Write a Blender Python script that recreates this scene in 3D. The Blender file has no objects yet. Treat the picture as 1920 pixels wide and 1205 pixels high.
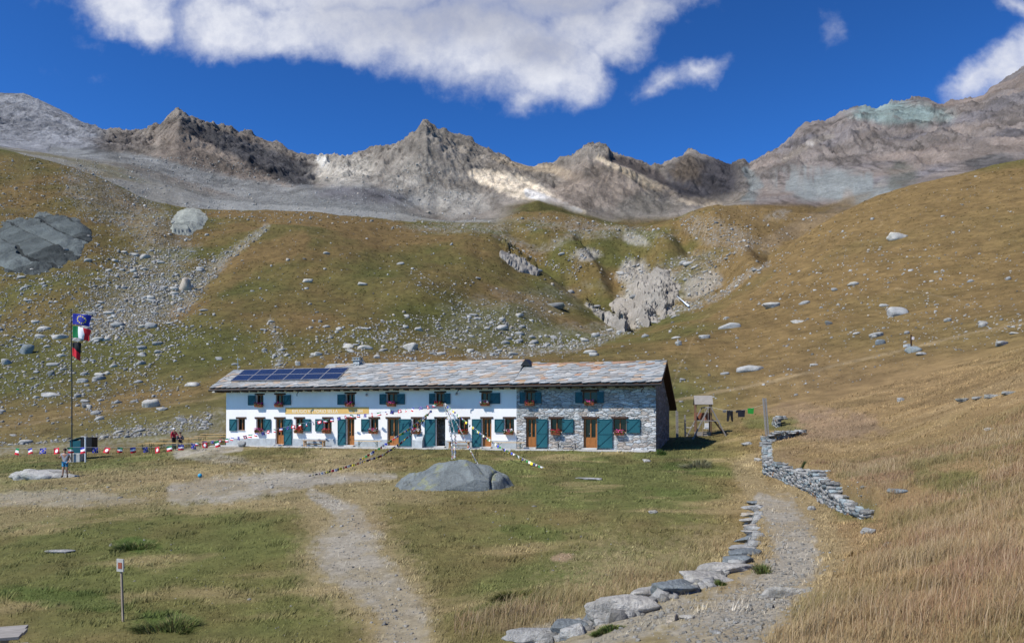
import bpy, bmesh, math, random
import numpy as np
from mathutils import Vector, Matrix
R = math.radians
rng = np.random.default_rng(7)
random.seed(7)
C = bpy.context.scene.collection
SC = bpy.context.scene

# ------------------------------------------------------------------ camera, sun, sky, exposure
F = 1500.0          # focal length in pixels of the 1920 wide photograph
CX, HY = 960.0, 785.0   # column straight ahead, row of the horizon
cam_d = bpy.data.cameras.new('camera')
cam = bpy.data.objects.new('camera', cam_d); C.objects.link(cam)
cam.location = (0, 0, 0); cam.rotation_euler = (R(90), 0, 0)
cam_d.sensor_width = 36.0; cam_d.lens = 36.0 * F / 1920.0
cam_d.shift_y = (HY - 602.5) / 1920.0
cam_d.clip_start = 0.1; cam_d.clip_end = 20000
SC.camera = cam

SUN_EL, SUN_AZ = 50.0, 60.0     # azimuth from straight behind the camera towards its left
sdir = Vector((-math.sin(R(SUN_AZ)) * math.cos(R(SUN_EL)), -math.cos(R(SUN_AZ)) * math.cos(R(SUN_EL)), math.sin(R(SUN_EL))))
sun_d = bpy.data.lights.new('sun', 'SUN'); sun_d.energy = 5.0; sun_d.angle = R(0.53); sun_d.color = (1.0, 0.955, 0.89)
sun = bpy.data.objects.new('sun', sun_d); C.objects.link(sun)
sun.rotation_euler = sdir.to_track_quat('Z', 'Y').to_euler()

SKYS = 0.062
W = bpy.data.worlds.new('World'); SC.world = W; W.use_nodes = True
def build_sky():
    nt = W.node_tree; N = nt.nodes; L = nt.links; N.clear()
    out = N.new('ShaderNodeOutputWorld'); bg = N.new('ShaderNodeBackground')
    sky = N.new('ShaderNodeTexSky'); sky.sky_type = 'NISHITA'; sky.sun_disc = False
    sky.sun_elevation = R(SUN_EL)
    sky.sun_rotation = math.atan2(sdir.x, sdir.y)
    sky.altitude = 2600; sky.air_density = 1.0; sky.dust_density = 0.0; sky.ozone_density = 6.0
    bg.inputs['Strength'].default_value = SKYS
    def vm(op, a, b=None):
        n = N.new('ShaderNodeVectorMath'); n.operation = op
        for i, v in enumerate((a, b)):
            if v is None: continue
            if isinstance(v, (tuple, list)): n.inputs[i].default_value = v
            elif isinstance(v, float): n.inputs['Scale'].default_value = v
            else: L.new(v, n.inputs[i])
        return n
    def m(op, a, b=None, c=None, clamp=False):
        n = N.new('ShaderNodeMath'); n.operation = op; n.use_clamp = clamp
        for i, v in enumerate((a, b, c)):
            if v is None: continue
            if isinstance(v, (int, float)): n.inputs[i].default_value = v
            else: L.new(v, n.inputs[i])
        return n.outputs[0]
    tc = N.new('ShaderNodeTexCoord')
    # position on a cloud sheet: direction divided by its northward part
    sep = N.new('ShaderNodeSeparateXYZ'); L.new(tc.outputs['Generated'], sep.inputs[0])
    yy = m('MAXIMUM', sep.outputs[1], 0.05)
    comb = N.new('ShaderNodeCombineXYZ')
    L.new(m('DIVIDE', sep.outputs[0], yy), comb.inputs[0]); L.new(m('DIVIDE', sep.outputs[2], yy), comb.inputs[1])
    P = comb.outputs[0]
    def noise(vec, scale, detail, rough):
        n = N.new('ShaderNodeTexNoise'); L.new(vec, n.inputs['Vector'])
        n.inputs['Scale'].default_value = scale; n.inputs['Detail'].default_value = detail; n.inputs['Roughness'].default_value = rough
        return n
    w1 = noise(P, 9.0, 5, 0.6)
    off = vm('SUBTRACT', w1.outputs['Color'], (0.5, 0.5, 0.5))
    sc = N.new('ShaderNodeVectorMath'); sc.operation = 'SCALE'; L.new(off.outputs[0], sc.inputs[0]); sc.inputs['Scale'].default_value = 0.075
    Q = vm('ADD', P, sc.outputs[0]).outputs[0]
    blobs = [(235,15,90,48,0),(285,45,45,44,0),(420,45,120,62,0),(560,45,120,62,0),(700,50,150,62,0),(830,60,150,85,0),(930,90,130,95,0),
             (1010,120,110,85,0),(1085,130,65,75,0),(1110,55,120,70,0),(1175,20,95,42,0),(985,190,45,30,0),(600,-60,520,110,0),(1000,-60,330,110,0),
             (1255,150,46,20,0.30),(1312,120,42,19,0.6),(1228,162,20,14,0),(1900,115,115,52,0.62),(1830,160,70,38,0.7),(1915,5,60,18,-0.3)]
    wisp = [(118,135,30,14,-0.5),(185,135,28,18,0),(165,75,35,18,0),(1568,55,24,52,0.1),(1300,35,25,16,0),(240,150,30,12,-.4)]
    def field(bl):
        cur = None
        for (x, y, rx, ry, a) in bl:
            mp = N.new('ShaderNodeMapping'); mp.vector_type = 'TEXTURE'
            mp.inputs['Location'].default_value = ((x - CX) / F, (HY - y) / F, 0)
            mp.inputs['Rotation'].default_value = (0, 0, a)
            mp.inputs['Scale'].default_value = (rx / F, ry / F, 1)
            L.new(Q, mp.inputs['Vector'])
            ln = vm('LENGTH', mp.outputs[0])
            v = m('SUBTRACT', 1.0, ln.outputs['Value'])
            v = m('MULTIPLY', v, min(rx, ry) / 60.0) if min(rx, ry) < 60 else v
            v = m('MINIMUM', v, 0.45)
            cur = v if cur is None else m('SMOOTH_MAX', cur, v, 0.12)
        return cur
    n2 = noise(Q, 14.0, 8, 0.62); n3 = noise(P, 45.0, 6, 0.6)
    nn = m('ADD', m('MULTIPLY', m('SUBTRACT', n2.outputs['Fac'], 0.5), 0.8), m('MULTIPLY', m('SUBTRACT', n3.outputs['Fac'], 0.5), 0.42))
    f1 = m('ADD', field(blobs), nn)
    d1 = N.new('ShaderNodeMapRange'); d1.interpolation_type = 'SMOOTHSTEP'; L.new(f1, d1.inputs[0])
    d1.inputs[1].default_value = -0.22; d1.inputs[2].default_value = 0.72
    f2 = m('ADD', field(wisp), m('MULTIPLY', nn, 1.6))
    d2 = N.new('ShaderNodeMapRange'); d2.interpolation_type = 'SMOOTHSTEP'; L.new(f2, d2.inputs[0])
    d2.inputs[1].default_value = 0.05; d2.inputs[2].default_value = 1.1; d2.inputs[4].default_value = 0.4
    dens = m('MAXIMUM', d1.outputs[0], d2.outputs[0])
    dens = m('MULTIPLY', dens, m('GREATER_THAN', sep.outputs[1], 0.06))
    # the thick middle of the bank is greyer underneath, thin rims are lit through
    gsum = None
    for (x, y, rx, ry) in ((880,30,330,95),(1000,95,130,60),(1060,-10,260,70)):
        ln = N.new('ShaderNodeMapping'); ln.vector_type = 'TEXTURE'; ln.inputs['Location'].default_value = ((x-CX)/F, (HY-y)/F, 0); ln.inputs['Scale'].default_value = (rx/F, ry/F, 1); L.new(Q, ln.inputs['Vector'])
        v = m('SUBTRACT', 1.0, vm('LENGTH', ln.outputs[0]).outputs['Value']); gsum = v if gsum is None else m('SMOOTH_MAX', gsum, v, 0.3)
    n4 = noise(Q, 7.0, 4, 0.5)
    gr = N.new('ShaderNodeMapRange'); gr.interpolation_type = 'SMOOTHSTEP'; L.new(m('ADD', gsum, m('MULTIPLY', m('SUBTRACT', n4.outputs['Fac'], 0.5), 1.5)), gr.inputs[0]); gr.inputs[1].default_value = -0.15; gr.inputs[2].default_value = 0.85
    rim = N.new('ShaderNodeMapRange'); rim.interpolation_type = 'SMOOTHSTEP'; L.new(f1, rim.inputs[0]); rim.inputs[1].default_value = 0.0; rim.inputs[2].default_value = 0.5
    ramp = N.new('ShaderNodeMix'); ramp.data_type = 'RGBA'; L.new(m('MULTIPLY', gr.outputs[0], rim.outputs[0]), ramp.inputs[0]); ramp.inputs[6].default_value = (0.80, 0.82, 0.89, 1); ramp.inputs[7].default_value = (0.50, 0.525, 0.62, 1)
    nb = m('ADD', 0.92, m('MULTIPLY', n2.outputs['Fac'], 0.20))
    rs_ = N.new('ShaderNodeVectorMath'); rs_.operation = 'SCALE'; L.new(ramp.outputs[2], rs_.inputs[0]); L.new(nb, rs_.inputs['Scale'])
    sc2 = N.new('ShaderNodeVectorMath'); sc2.operation = 'SCALE'; L.new(rs_.outputs[0], sc2.inputs[0]); sc2.inputs['Scale'].default_value = 0.80 / SKYS
    mix = N.new('ShaderNodeMix'); mix.data_type = 'RGBA'
    gm = N.new('ShaderNodeGamma'); gm.inputs['Gamma'].default_value = 1.5; L.new(sky.outputs[0], gm.inputs[0]); hs = vm('MULTIPLY', gm.outputs[0], (0.50, 0.90, 1.04))
    L.new(dens, mix.inputs[0]); L.new(hs.outputs[0], mix.inputs[6]); L.new(sc2.outputs[0], mix.inputs[7])
    L.new(mix.outputs[2], bg.inputs['Color']); L.new(bg.outputs[0], out.inputs[0])
build_sky()
vs = SC.view_settings; vs.view_transform = 'Standard'; vs.look = 'None'; vs.gamma = 1; vs.exposure = 0.32; vs.use_curve_mapping = False
SC.cycles.max_bounces = 5; SC.cycles.diffuse_bounces = 2; SC.cycles.glossy_bounces = 2

# ------------------------------------------------------------------ helpers
def tag(o, label=None, cat=None, group=None, kind=None):
    if label: o['label'] = label
    if cat: o['category'] = cat
    if group: o['group'] = group
    if kind: o['kind'] = kind
    return o
def empty(name, loc, rz=0.0):
    o = bpy.data.objects.new(name, None); C.objects.link(o); o.location = loc; o.rotation_euler = (0, 0, rz); o.empty_display_size = 0.2
    return o
def np_mesh(name, V, Fc, mat, parent=None, col=None, smooth=False, matidx=None):
    """V (n,3); Fc list of (m,k) int arrays with the same or different k"""
    if not isinstance(Fc, (list, tuple)): Fc = [Fc]
    me = bpy.data.meshes.new(name)
    V = np.asarray(V, dtype=np.float32)
    me.vertices.add(len(V)); me.vertices.foreach_set('co', V.ravel())
    loops = np.concatenate([f.ravel() for f in Fc]).astype(np.int32)
    tot = np.concatenate([np.full(len(f), f.shape[1]) for f in Fc]).astype(np.int32)
    st = np.concatenate([[0], np.cumsum(tot)[:-1]]).astype(np.int32)
    me.loops.add(len(loops)); me.loops.foreach_set('vertex_index', loops)
    me.polygons.add(len(tot)); me.polygons.foreach_set('loop_start', st); me.polygons.foreach_set('loop_total', tot)
    if smooth: me.polygons.foreach_set('use_smooth', np.ones(len(tot), dtype=bool))
    if matidx is not None: me.polygons.foreach_set('material_index', np.asarray(matidx, dtype=np.int32))
    if col is not None:
        a = me.color_attributes.new('Col', 'FLOAT_COLOR', 'POINT')
        c = np.ones((len(V), 4), dtype=np.float32); c[:, :3] = col
        a.data.foreach_set('color', c.ravel())
    me.update(calc_edges=True); me.validate()
    for mm in (mat if isinstance(mat, (list, tuple)) else [mat]): me.materials.append(mm)
    o = bpy.data.objects.new(name, me); C.objects.link(o)
    if parent: o.parent = parent
    return o
class MB:
    """collects simple solids and links them as ONE mesh object"""
    def __init__(s): s.v = []; s.f = []; s.mi = []
    def add(s, vs_, fs, mi=0):
        b = len(s.v); s.v += [tuple(p) for p in vs_]; s.f += [tuple(i + b for i in f) for f in fs]; s.mi += [mi] * len(fs); return s
    def box(s, a, b, mi=0, M=None):
        x0, y0, z0 = a; x1, y1, z1 = b
        v = [Vector(p) for p in ((x0,y0,z0),(x1,y0,z0),(x1,y1,z0),(x0,y1,z0),(x0,y0,z1),(x1,y0,z1),(x1,y1,z1),(x0,y1,z1))]
        if M is not None: v = [M @ p for p in v]
        return s.add(v, [(0,3,2,1),(4,5,6,7),(0,1,5,4),(1,2,6,5),(2,3,7,6),(3,0,4,7)], mi)
    def bar(s, p, q, w, h=None, mi=0):
        p = Vector(p); q = Vector(q); d = q - p; h = h or w
        if d.length < 1e-6: return s
        Mt = Matrix.Translation(p) @ d.to_track_quat('Z', 'Y').to_matrix().to_4x4()
        return s.box((-w/2, -h/2, 0), (w/2, h/2, d.length), mi, Mt)
    def tube(s, pts, r, n=8, mi=0, cap=True):
        pts = [Vector(p) for p in pts]; rs = r if isinstance(r, (list, tuple)) else [r] * len(pts)
        vs_ = []; fs = []
        for i, p in enumerate(pts):
            d = (pts[min(i+1, len(pts)-1)] - pts[max(i-1, 0)]).normalized()
            u = d.cross(Vector((0.13, 0.27, 0.95))).normalized()
            if u.length < .1: u = Vector((1, 0, 0))
            w = d.cross(u)
            for k in range(n):
                a = 2 * math.pi * k / n
                vs_.append(p + (u * math.cos(a) + w * math.sin(a)) * rs[i])
        for i in range(len(pts) - 1):
            for k in range(n):
                a = i*n + k; b = i*n + (k+1) % n
                fs.append((a, b, b+n, a+n))
        if cap: fs.append(tuple(range(n-1, -1, -1))); fs.append(tuple(range((len(pts)-1)*n, len(pts)*n)))
        return s.add(vs_, fs, mi)
    def ball(s, c, r, n=10, m=7, mi=0, sq=(1,1,1)):
        vs_ = [(c[0], c[1], c[2] - r*sq[2])]; fs = []
        for j in range(1, m):
            t = math.pi * j / m
            for k in range(n):
                a = 2*math.pi*k/n
                vs_.append((c[0] + r*sq[0]*math.sin(t)*math.cos(a), c[1] + r*sq[1]*math.sin(t)*math.sin(a), c[2] - r*sq[2]*math.cos(t)))
        vs_.append((c[0], c[1], c[2] + r*sq[2])); e = len(vs_) - 1
        for k in range(n): fs.append((0, 1 + (k+1) % n, 1 + k)); fs.append((e, e - n + k, e - n + (k+1) % n))
        for j in range(m - 2):
            for k in range(n):
                a = 1 + j*n + k; b = 1 + j*n + (k+1) % n
                fs.append((a, b, b+n, a+n))
        return s.add(vs_, fs, mi)
    def build(s, name, mat, parent=None, smooth=False, bevel=0.0):
        me = bpy.data.meshes.new(name); me.from_pydata(s.v, [], s.f); me.validate()
        for mm in (mat if isinstance(mat, (list, tuple)) else [mat]): me.materials.append(mm)
        if len(me.polygons) == len(s.mi): me.polygons.foreach_set('material_index', s.mi)
        if smooth: me.polygons.foreach_set('use_smooth', [True] * len(me.polygons))
        o = bpy.data.objects.new(name, me); C.objects.link(o)
        if parent: o.parent = parent
        if bevel:
            b = o.modifiers.new('bevel', 'BEVEL'); b.width = bevel; b.segments = 2
        return o
def copy_tree(o, parent=None):
    c = o.copy(); C.objects.link(c)
    if parent: c.parent = parent
    for ch in o.children: copy_tree(ch, c)
    return c

# ---- value noise, vectorised
def _hash(ix, iy, seed):
    h = (ix.astype(np.int64) * 374761393 + iy.astype(np.int64) * 668265263 + seed * 1442695041) & 0xFFFFFFFF
    h = ((h ^ (h >> 13)) * 1274126177) & 0xFFFFFFFF
    return ((h ^ (h >> 16)) & 0xFFFF) / 65535.0
def vnoise(x, y, seed=0):
    x = np.asarray(x, float); y = np.asarray(y, float)
    ix = np.floor(x); iy = np.floor(y); fx = x - ix; fy = y - iy
    fx = fx*fx*fx*(fx*(fx*6-15)+10); fy = fy*fy*fy*(fy*(fy*6-15)+10)
    a = _hash(ix, iy, seed); b = _hash(ix+1, iy, seed); c = _hash(ix, iy+1, seed); d = _hash(ix+1, iy+1, seed)
    return (a + (b-a)*fx + (c-a)*fy + (a-b-c+d)*fx*fy) * 2 - 1
def fbm(x, y, oct=5, seed=0, gain=0.5, ridged=False):
    s = 0; a = 1.0; t = 0; ca, sa = 0.8, 0.6
    for i in range(oct):
        n = vnoise(x, y, seed + i * 17)
        if ridged: n = 1 - 2*np.abs(n)
        s = s + a * n; t += a; a *= gain
        x, y = (ca*x - sa*y) * 2.03 + 11.3, (sa*x + ca*y) * 2.03 + 5.7
    return s / t
def sst(a, b, x):
    t = np.clip((x - a) / (b - a), 0, 1); return t*t*(3 - 2*t)

# ---- materials
def nodes_of(name):
    m = bpy.data.materials.new(name); m.use_nodes = True; nt = m.node_tree
    return m, nt, nt.nodes['Principled BSDF']
def mat(name, col, rough=0.8, var=0.15, scale=8.0, bump=0.0, metal=0.0, spec=0.3, stretch=(1,1,1), col2=None, detail=5):
    m, nt, b = nodes_of(name); N = nt.nodes; L = nt.links
    b.inputs['Roughness'].default_value = rough; b.inputs['Metallic'].default_value = metal
    b.inputs['Specular IOR Level'].default_value = spec
    tc = N.new('ShaderNodeTexCoord'); mp = N.new('ShaderNodeMapping'); L.new(tc.outputs['Object'], mp.inputs[0]); mp.inputs['Scale'].default_value = stretch
    n = N.new('ShaderNodeTexNoise'); L.new(mp.outputs[0], n.inputs['Vector']); n.inputs['Scale'].default_value = scale; n.inputs['Detail'].default_value = detail; n.inputs['Roughness'].default_value = 0.65
    r = N.new('ShaderNodeValToRGB'); L.new(n.outputs['Fac'], r.inputs[0])
    c2 = col2 or tuple(min(1, c * (1 + var)) for c in col)
    c1 = tuple(c * (1 - var) for c in col)
    r.color_ramp.elements[0].position = 0.3; r.color_ramp.elements[0].color = (*c1, 1)
    r.color_ramp.elements[1].position = 0.7; r.color_ramp.elements[1].color = (*c2, 1)
    L.new(r.outputs[0], b.inputs['Base Color'])
    if bump:
        bp = N.new('ShaderNodeBump'); bp.inputs['Strength'].default_value = bump; bp.inputs['Distance'].default_value = 0.02
        L.new(n.outputs['Fac'], bp.inputs['Height']); L.new(bp.outputs[0], b.inputs['Normal'])
    return m
def mat_attr(name, scales, amp=0.5, bump=0.4, bdist=0.1, rough=0.95, spec=0.1, objvar=0.0):
    """base colour from the mesh's own colour layer, broken up by noise"""
    m, nt, b = nodes_of(name); N = nt.nodes; L = nt.links
    b.inputs['Roughness'].default_value = rough; b.inputs['Specular IOR Level'].default_value = spec
    at = N.new('ShaderNodeAttribute'); at.attribute_name = 'Col'
    tc = N.new('ShaderNodeTexCoord')
    h = None
    for s in scales:
        n = N.new('ShaderNodeTexNoise'); L.new(tc.outputs['Object'], n.inputs['Vector']); n.inputs['Scale'].default_value = s
        n.inputs['Detail'].default_value = 6; n.inputs['Roughness'].default_value = 0.7
        if h is None: h = n.outputs['Fac']
        else:
            a = N.new('ShaderNodeMath'); a.operation = 'ADD'; L.new(h, a.inputs[0]); L.new(n.outputs['Fac'], a.inputs[1]); h = a.outputs[0]
    mr = N.new('ShaderNodeMapRange'); L.new(h, mr.inputs[0]); k = len(scales)
    mr.inputs[1].default_value = 0.32 * k; mr.inputs[2].default_value = 0.68 * k; mr.inputs[3].default_value = 1 - amp; mr.inputs[4].default_value = 1 + amp
    sc = N.new('ShaderNodeVectorMath'); sc.operation = 'SCALE'; L.new(at.outputs['Color'], sc.inputs[0]); L.new(mr.outputs[0], sc.inputs['Scale'])
    L.new(sc.outputs[0], b.inputs['Base Color'])
    bp = N.new('ShaderNodeBump'); bp.inputs['Strength'].default_value = bump; bp.inputs['Distance'].default_value = bdist
    L.new(h, bp.inputs['Height']); L.new(bp.outputs[0], b.inputs['Normal'])
    return m
# ------------------------------------------------------------------ terrain
def poly(pts, u):
    p = sorted(pts); return np.interp(u, [a for a, b in p], [b for a, b in p])
def hermite(xk, Yk, x):
    """xk (K,), Yk (K,N) , x (N,) -> values"""
    K = len(xk); xk = np.asarray(xk, float)
    h = np.diff(xk)[:, None]; dl = np.diff(Yk, axis=0) / h
    m = np.zeros_like(Yk); m[0] = dl[0]; m[-1] = dl[-1]
    m[1:-1] = (dl[:-1] * h[1:] + dl[1:] * h[:-1]) / (h[:-1] + h[1:])
    i = np.clip(np.searchsorted(xk, x, side='right') - 1, 0, K - 2); n = np.arange(len(x))
    hh = h[i, 0]; t = np.clip((x - xk[i]) / hh, 0, 1)
    return ((2*t**3-3*t**2+1)*Yk[i, n] + (t**3-2*t**2+t)*hh*m[i, n] + (-2*t**3+3*t**2)*Yk[i+1, n] + (t**3-t**2)*hh*m[i+1, n])
NU = [-500, -200, 0, 250, 500, 750, 950, 1100, 1300, 1400, 1500, 1600, 1700, 1920, 2400]
NYs = [2, 6, 12, 20, 30, 45, 62, 80]
NZ = [[-3.0,-2.9,-2.8,-2.7,-2.4,-2.0,-1.7,-1.62,-1.6,-1.6,-1.58,-1.56,-1.55,-1.5,-1.45],
      [-4.3,-4.2,-4.1,-4.0,-3.8,-3.4,-2.35,-2.1,-1.97,-1.9,-1.82,-1.76,-1.72,-1.62,-1.3],
      [-4.4,-4.3,-4.15,-4.0,-3.95,-3.85,-3.3,-2.95,-2.62,-2.55,-2.45,-2.28,-2.08,-1.65,-1.0],
      [-4.6,-4.4,-4.2,-4.05,-3.95,-3.8,-3.6,-3.4,-3.05,-2.85,-2.75,-2.66,-2.4,-1.2,0.6],
      [-4.7,-4.4,-4.0,-3.7,-3.45,-3.3,-3.25,-3.2,-3.0,-2.85,-2.75,-2.6,-1.9,-0.1,2.6],
      [-4.6,-4.3,-3.85,-3.35,-2.95,-2.78,-2.75,-2.7,-2.6,-2.4,-1.95,-1.1,0.0,2.7,7.0],
      [-4.7,-4.3,-3.55,-2.95,-2.30,-2.2,-2.1,-2.0,-1.35,-0.9,0.0,1.05,2.2,5.0,11.0],
      None]
Y80 = [(-500,880),(-200,860),(0,843),(200,827),(400,810),(600,800),(900,795),(1150,790),(1300,780),(1450,755),(1600,722),(1750,683),(1920,636),(2400,470)]
NZ[7] = [(HY - poly(Y80, u)) * 80 / F for u in NU]
NZ = np.array(NZ)
# centre lines in plan (x, y) measured from the photograph, for the retaining edge and the dry stone wall
def onplane(px, py, z): d = z * F / (HY - py); return ((px - CX) / F * d, d)
EDGE = [onplane(*p) for p in ((880,1240,-2.6),(1005,1200,-2.75),(1120,1158,-2.8),(1210,1130,-2.82),(1300,1097,-2.85),(1385,1055,-2.9),(1408,1010,-2.92),(1418,950,-2.92))]
WALL = [(10.0,22.2),(10.8,27.0),(11.85,31.3)]; WALL2 = [(11.85,31.3),(12.5,38.8)]; WALL3 = [(12.5,38.8),(15.6,49.0)]
def seg_sd(X, Y, pl):
    """signed distance (+ on the right of the line as it runs away) and position along"""
    best = np.full(X.shape, 1e9); sd = np.zeros(X.shape)
    for (ax, ay), (bx, by) in zip(pl[:-1], pl[1:]):
        dx, dy = bx-ax, by-ay; L2 = dx*dx+dy*dy
        t = np.clip(((X-ax)*dx+(Y-ay)*dy)/L2, 0, 1)
        d = np.hypot(X-ax-t*dx, Y-ay-t*dy); s = np.sign(-(dx*(Y-ay)-dy*(X-ax)))
        k = d < best; best = np.where(k, d, best); sd = np.where(k, d*s, sd)
    return sd
HUT_O = (-23.1, 64.66); HUT_A = math.atan2(-0.309, 0.951); HUT_Z = -2.12
def near_z(X, Y, detail=True):
    X = np.asarray(X, float); Y = np.asarray(Y, float); sh = X.shape; X = X.ravel(); Y = Y.ravel()
    u = np.clip(CX + F * X / np.maximum(Y, 5.0), -500, 2400)
    rows = np.array([hermite(NU, np.repeat(r[:, None], len(u), 1), u) for r in NZ])
    z = hermite(np.array(NYs), rows, np.clip(Y, 2, 80))
    s = seg_sd(X, Y, EDGE)
    z = z - 0.30 * sst(0.25, -0.15, s) * sst(-4.0, -0.3, s) * sst(33, 28, Y)
    w = seg_sd(X, Y, WALL + WALL2[1:] + WALL3[1:])
    z = z + 0.72 * sst(0.0, 0.3, w) * sst(7, 0.8, w) * sst(20.8, 23.5, Y) * sst(54, 46, Y)
    z = z - 0.14 * sst(-5, -0.3, w) * sst(0.3, 0, w) * sst(19, 23, Y) * sst(54, 44, Y)
    # the levelled strip in front of and under the hut
    dx = X - HUT_O[0]; dy = Y - HUT_O[1]; ca, sa = math.cos(HUT_A), math.sin(HUT_A)
    lx = dx*ca + dy*sa; ly = -dx*sa + dy*ca
    k = sst(-6, 0, lx) * sst(41, 35, lx) * sst(-7, -0.5, ly) * sst(10, 7.5, ly)
    back = 0.10 * np.clip(ly - 1, 0, 12) * sst(20, 34.0, lx)
    z = z * (1 - k) + (HUT_Z - 0.07 + back) * k
    if detail:
        z = z + 0.05 * fbm(X*0.7, Y*0.7, 3, 3) + 0.022 * fbm(X*4, Y*4, 3, 9) * sst(-2, 8, Y)
        z = z + 0.14 * fbm(X*0.16, Y*0.16, 2, 21) * sst(25, 70, Y) * (1-k)
    return z.reshape(sh)

# ---- the far layers: each a line across the view with its distance; heights follow from both
LAY = []
def lay(d, y, n, amp=0.0): LAY.append((d, y, n, amp))
lay([(0,80)], Y80, 0)
lay([(0,130)], [(-500,770),(0,752),(200,738),(400,722),(600,705),(800,695),(950,688),(1100,674),(1250,668),(1400,655),(1600,610),(1750,578),(1920,536),(2400,380)], 46, .25)
lay([(-500,220),(850,210),(1100,220),(2400,220)], [(-500,640),(0,625),(200,612),(400,600),(600,608),(800,628),(950,645),(1060,645),(1150,634),(1220,618),(1300,590),(1400,562),(1500,528),(1600,492),(1750,446),(1920,404),(2400,250)], 80, 1.0)
lay([(-500,330),(900,330),(1100,320),(1300,320),(2400,310)], [(-500,440),(0,455),(150,470),(250,490),(400,500),(600,505),(800,520),(950,556),(1030,580),(1100,604),(1150,622),(1200,598),(1250,588),(1300,566),(1400,520),(1500,462),(1600,408),(1750,360),(1920,318),(2400,180)], 80, 2.0)
lay([(-500,600),(0,560),(240,560),(400,620),(620,650),(760,650),(900,600),(960,530),(1010,470),(1060,430),(1110,400),(1150,370),(1200,390),(1290,400),(1400,400),(1500,360),(2400,370)],
    [(-500,180),(0,281),(60,294),(120,311),(180,332),(240,360),(300,383),(340,393),(400,393),(520,399),(620,405),(700,412),(760,420),(830,427),(880,436),(915,448),(940,462),(960,480),(1010,511),(1060,548),(1110,578),(1150,606),(1200,578),(1250,566),(1290,552),(1350,525),(1400,505),(1440,492),(1500,446),(1560,408),(1600,388),(1650,366),(1700,352),(1750,342),(1800,329),(1860,314),(1920,300),(2400,160)], 80, 2.0)
lay([(-500,660),(0,620),(240,620),(400,690),(620,720),(760,720),(900,690),(960,610),(1010,560),(1060,530),(1150,470),(1200,450),(1290,450),(1400,455),(1500,450),(2400,450)],
    [(-500,190),(0,292),(120,322),(240,366),(340,400),(400,400),(620,412),(760,426),(900,450),(960,492),(1010,520),(1060,552),(1110,574),(1150,585),(1200,560),(1290,535),(1400,492),(1440,500),(1500,478),(1560,440),(1600,420),(1750,372),(1920,330),(2400,190)], 10, 1.0)
lay([(-500,780),(850,800),(950,720),(1050,650),(1150,600),(1300,580),(1500,620),(2400,700)],
    [(-500,182),(0,284),(120,312),(240,345),(330,372),(400,388),(500,396),(620,402),(760,414),(850,424),(900,432),(960,448),(1040,470),(1100,480),(1150,500),(1200,512),(1250,500),(1300,490),(1350,474),(1400,462),(1440,468),(1500,462),(1560,428),(1600,408),(1750,360),(1920,320),(2400,180)], 40, 3.0)
lay([(-500,980),(850,980),(1000,930),(1300,850),(1500,850),(2400,900)],
    [(-500,175),(0,276),(120,292),(240,320),(330,350),(400,376),(500,388),(620,397),(760,409),(850,418),(930,418),(980,398),(1030,396),(1080,405),(1130,420),(1180,428),(1230,425),(1270,418),(1300,406),(1340,392),(1400,388),(1440,394),(1480,400),(1530,404),(1560,404),(1600,398),(1750,352),(1920,314),(2400,170)], 44, 4.0)
lay([(0,1080)],
    [(-500,180),(0,280),(120,296),(240,322),(330,352),(400,374),(500,384),(620,390),(760,402),(850,420),(930,424),(980,408),(1080,416),(1180,436),(1270,426),(1340,402),(1400,400),(1480,412),(1560,415),(1750,362),(1920,322),(2400,180)], 10, 2.0)
lay([(0,1300)],
    [(-500,160),(0,268),(60,282),(130,286),(200,290),(300,304),(350,324),(420,346),(500,352),(600,352),(680,348),(740,366),(780,392),(820,408),(900,402),(960,385),(1010,372),(1070,390),(1150,413),(1250,410),(1320,398),(1380,384),(1450,380),(1530,384),(1600,368),(1750,335),(1920,298),(2400,140)], 34, 6.0)
lay([(0,1560)],
    [(-500,120),(0,230),(100,250),(160,262),(200,268),(250,272),(290,262),(315,240),(335,230),(380,264),(430,292),(480,316),(540,340),(590,352),(610,342),(640,330),(700,322),(750,296),(785,262),(800,256),(830,285),(860,312),(900,330),(940,332),(1000,352),(1040,345),(1070,322),(1104,292),(1150,308),(1190,330),(1230,356),(1280,374),(1330,386),(1370,382),(1400,366),(1450,346),(1500,330),(1600,308),(1700,292),(1800,266),(1920,226),(2400,60)], 80, 19.0)
SKY_L = [(-500,90),(-200,150),(0,175),(45,176),(80,190),(120,211),(160,235),(195,253),(215,252),(232,256),(250,254),(265,257),(280,251),(297,254),(305,245),(314,232),(335,223),(350,228),(380,240),(410,246),(440,250),(480,260),(520,273),(560,288),(598,294),(602,290),(608,293),(640,297),(660,294),(675,290),(690,282),(720,280),(735,272),(760,268),(775,266),(784,258),(790,243),(798,240),(820,247),(832,247),(850,252),(870,256),(895,272),(925,292),(960,303),(1000,314),(1040,308),(1070,299),(1090,291),(1104,283),(1130,291),(1150,293),(1180,294),(1210,308),(1222,313),(1228,310),(1237,317),(1250,309),(1265,302),(1280,296),(1290,287),(1310,291),(1335,297),(1355,304),(1370,310),(1385,303),(1395,308),(1405,316),(1412,310),(1430,297),(1470,270),(1490,252),(1500,245),(1520,236),(1530,232),(1560,233),(1585,215),(1600,207),(1640,210),(1660,203),(1690,195),(1710,188),(1740,190),(1770,200),(1800,193),(1840,182),(1850,176),(1856,165),(1890,148),(1920,127),(2000,90),(2400,-80)]
lay([(0,1950)], SKY_L, 100, 20.0)
lay([(0,2080)], [(u, y + 14) for u, y in SKY_L], 6, 10.0)
lay([(0,2600)], [(u, y + 150) for u, y in SKY_L], 3, 0.0)

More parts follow.
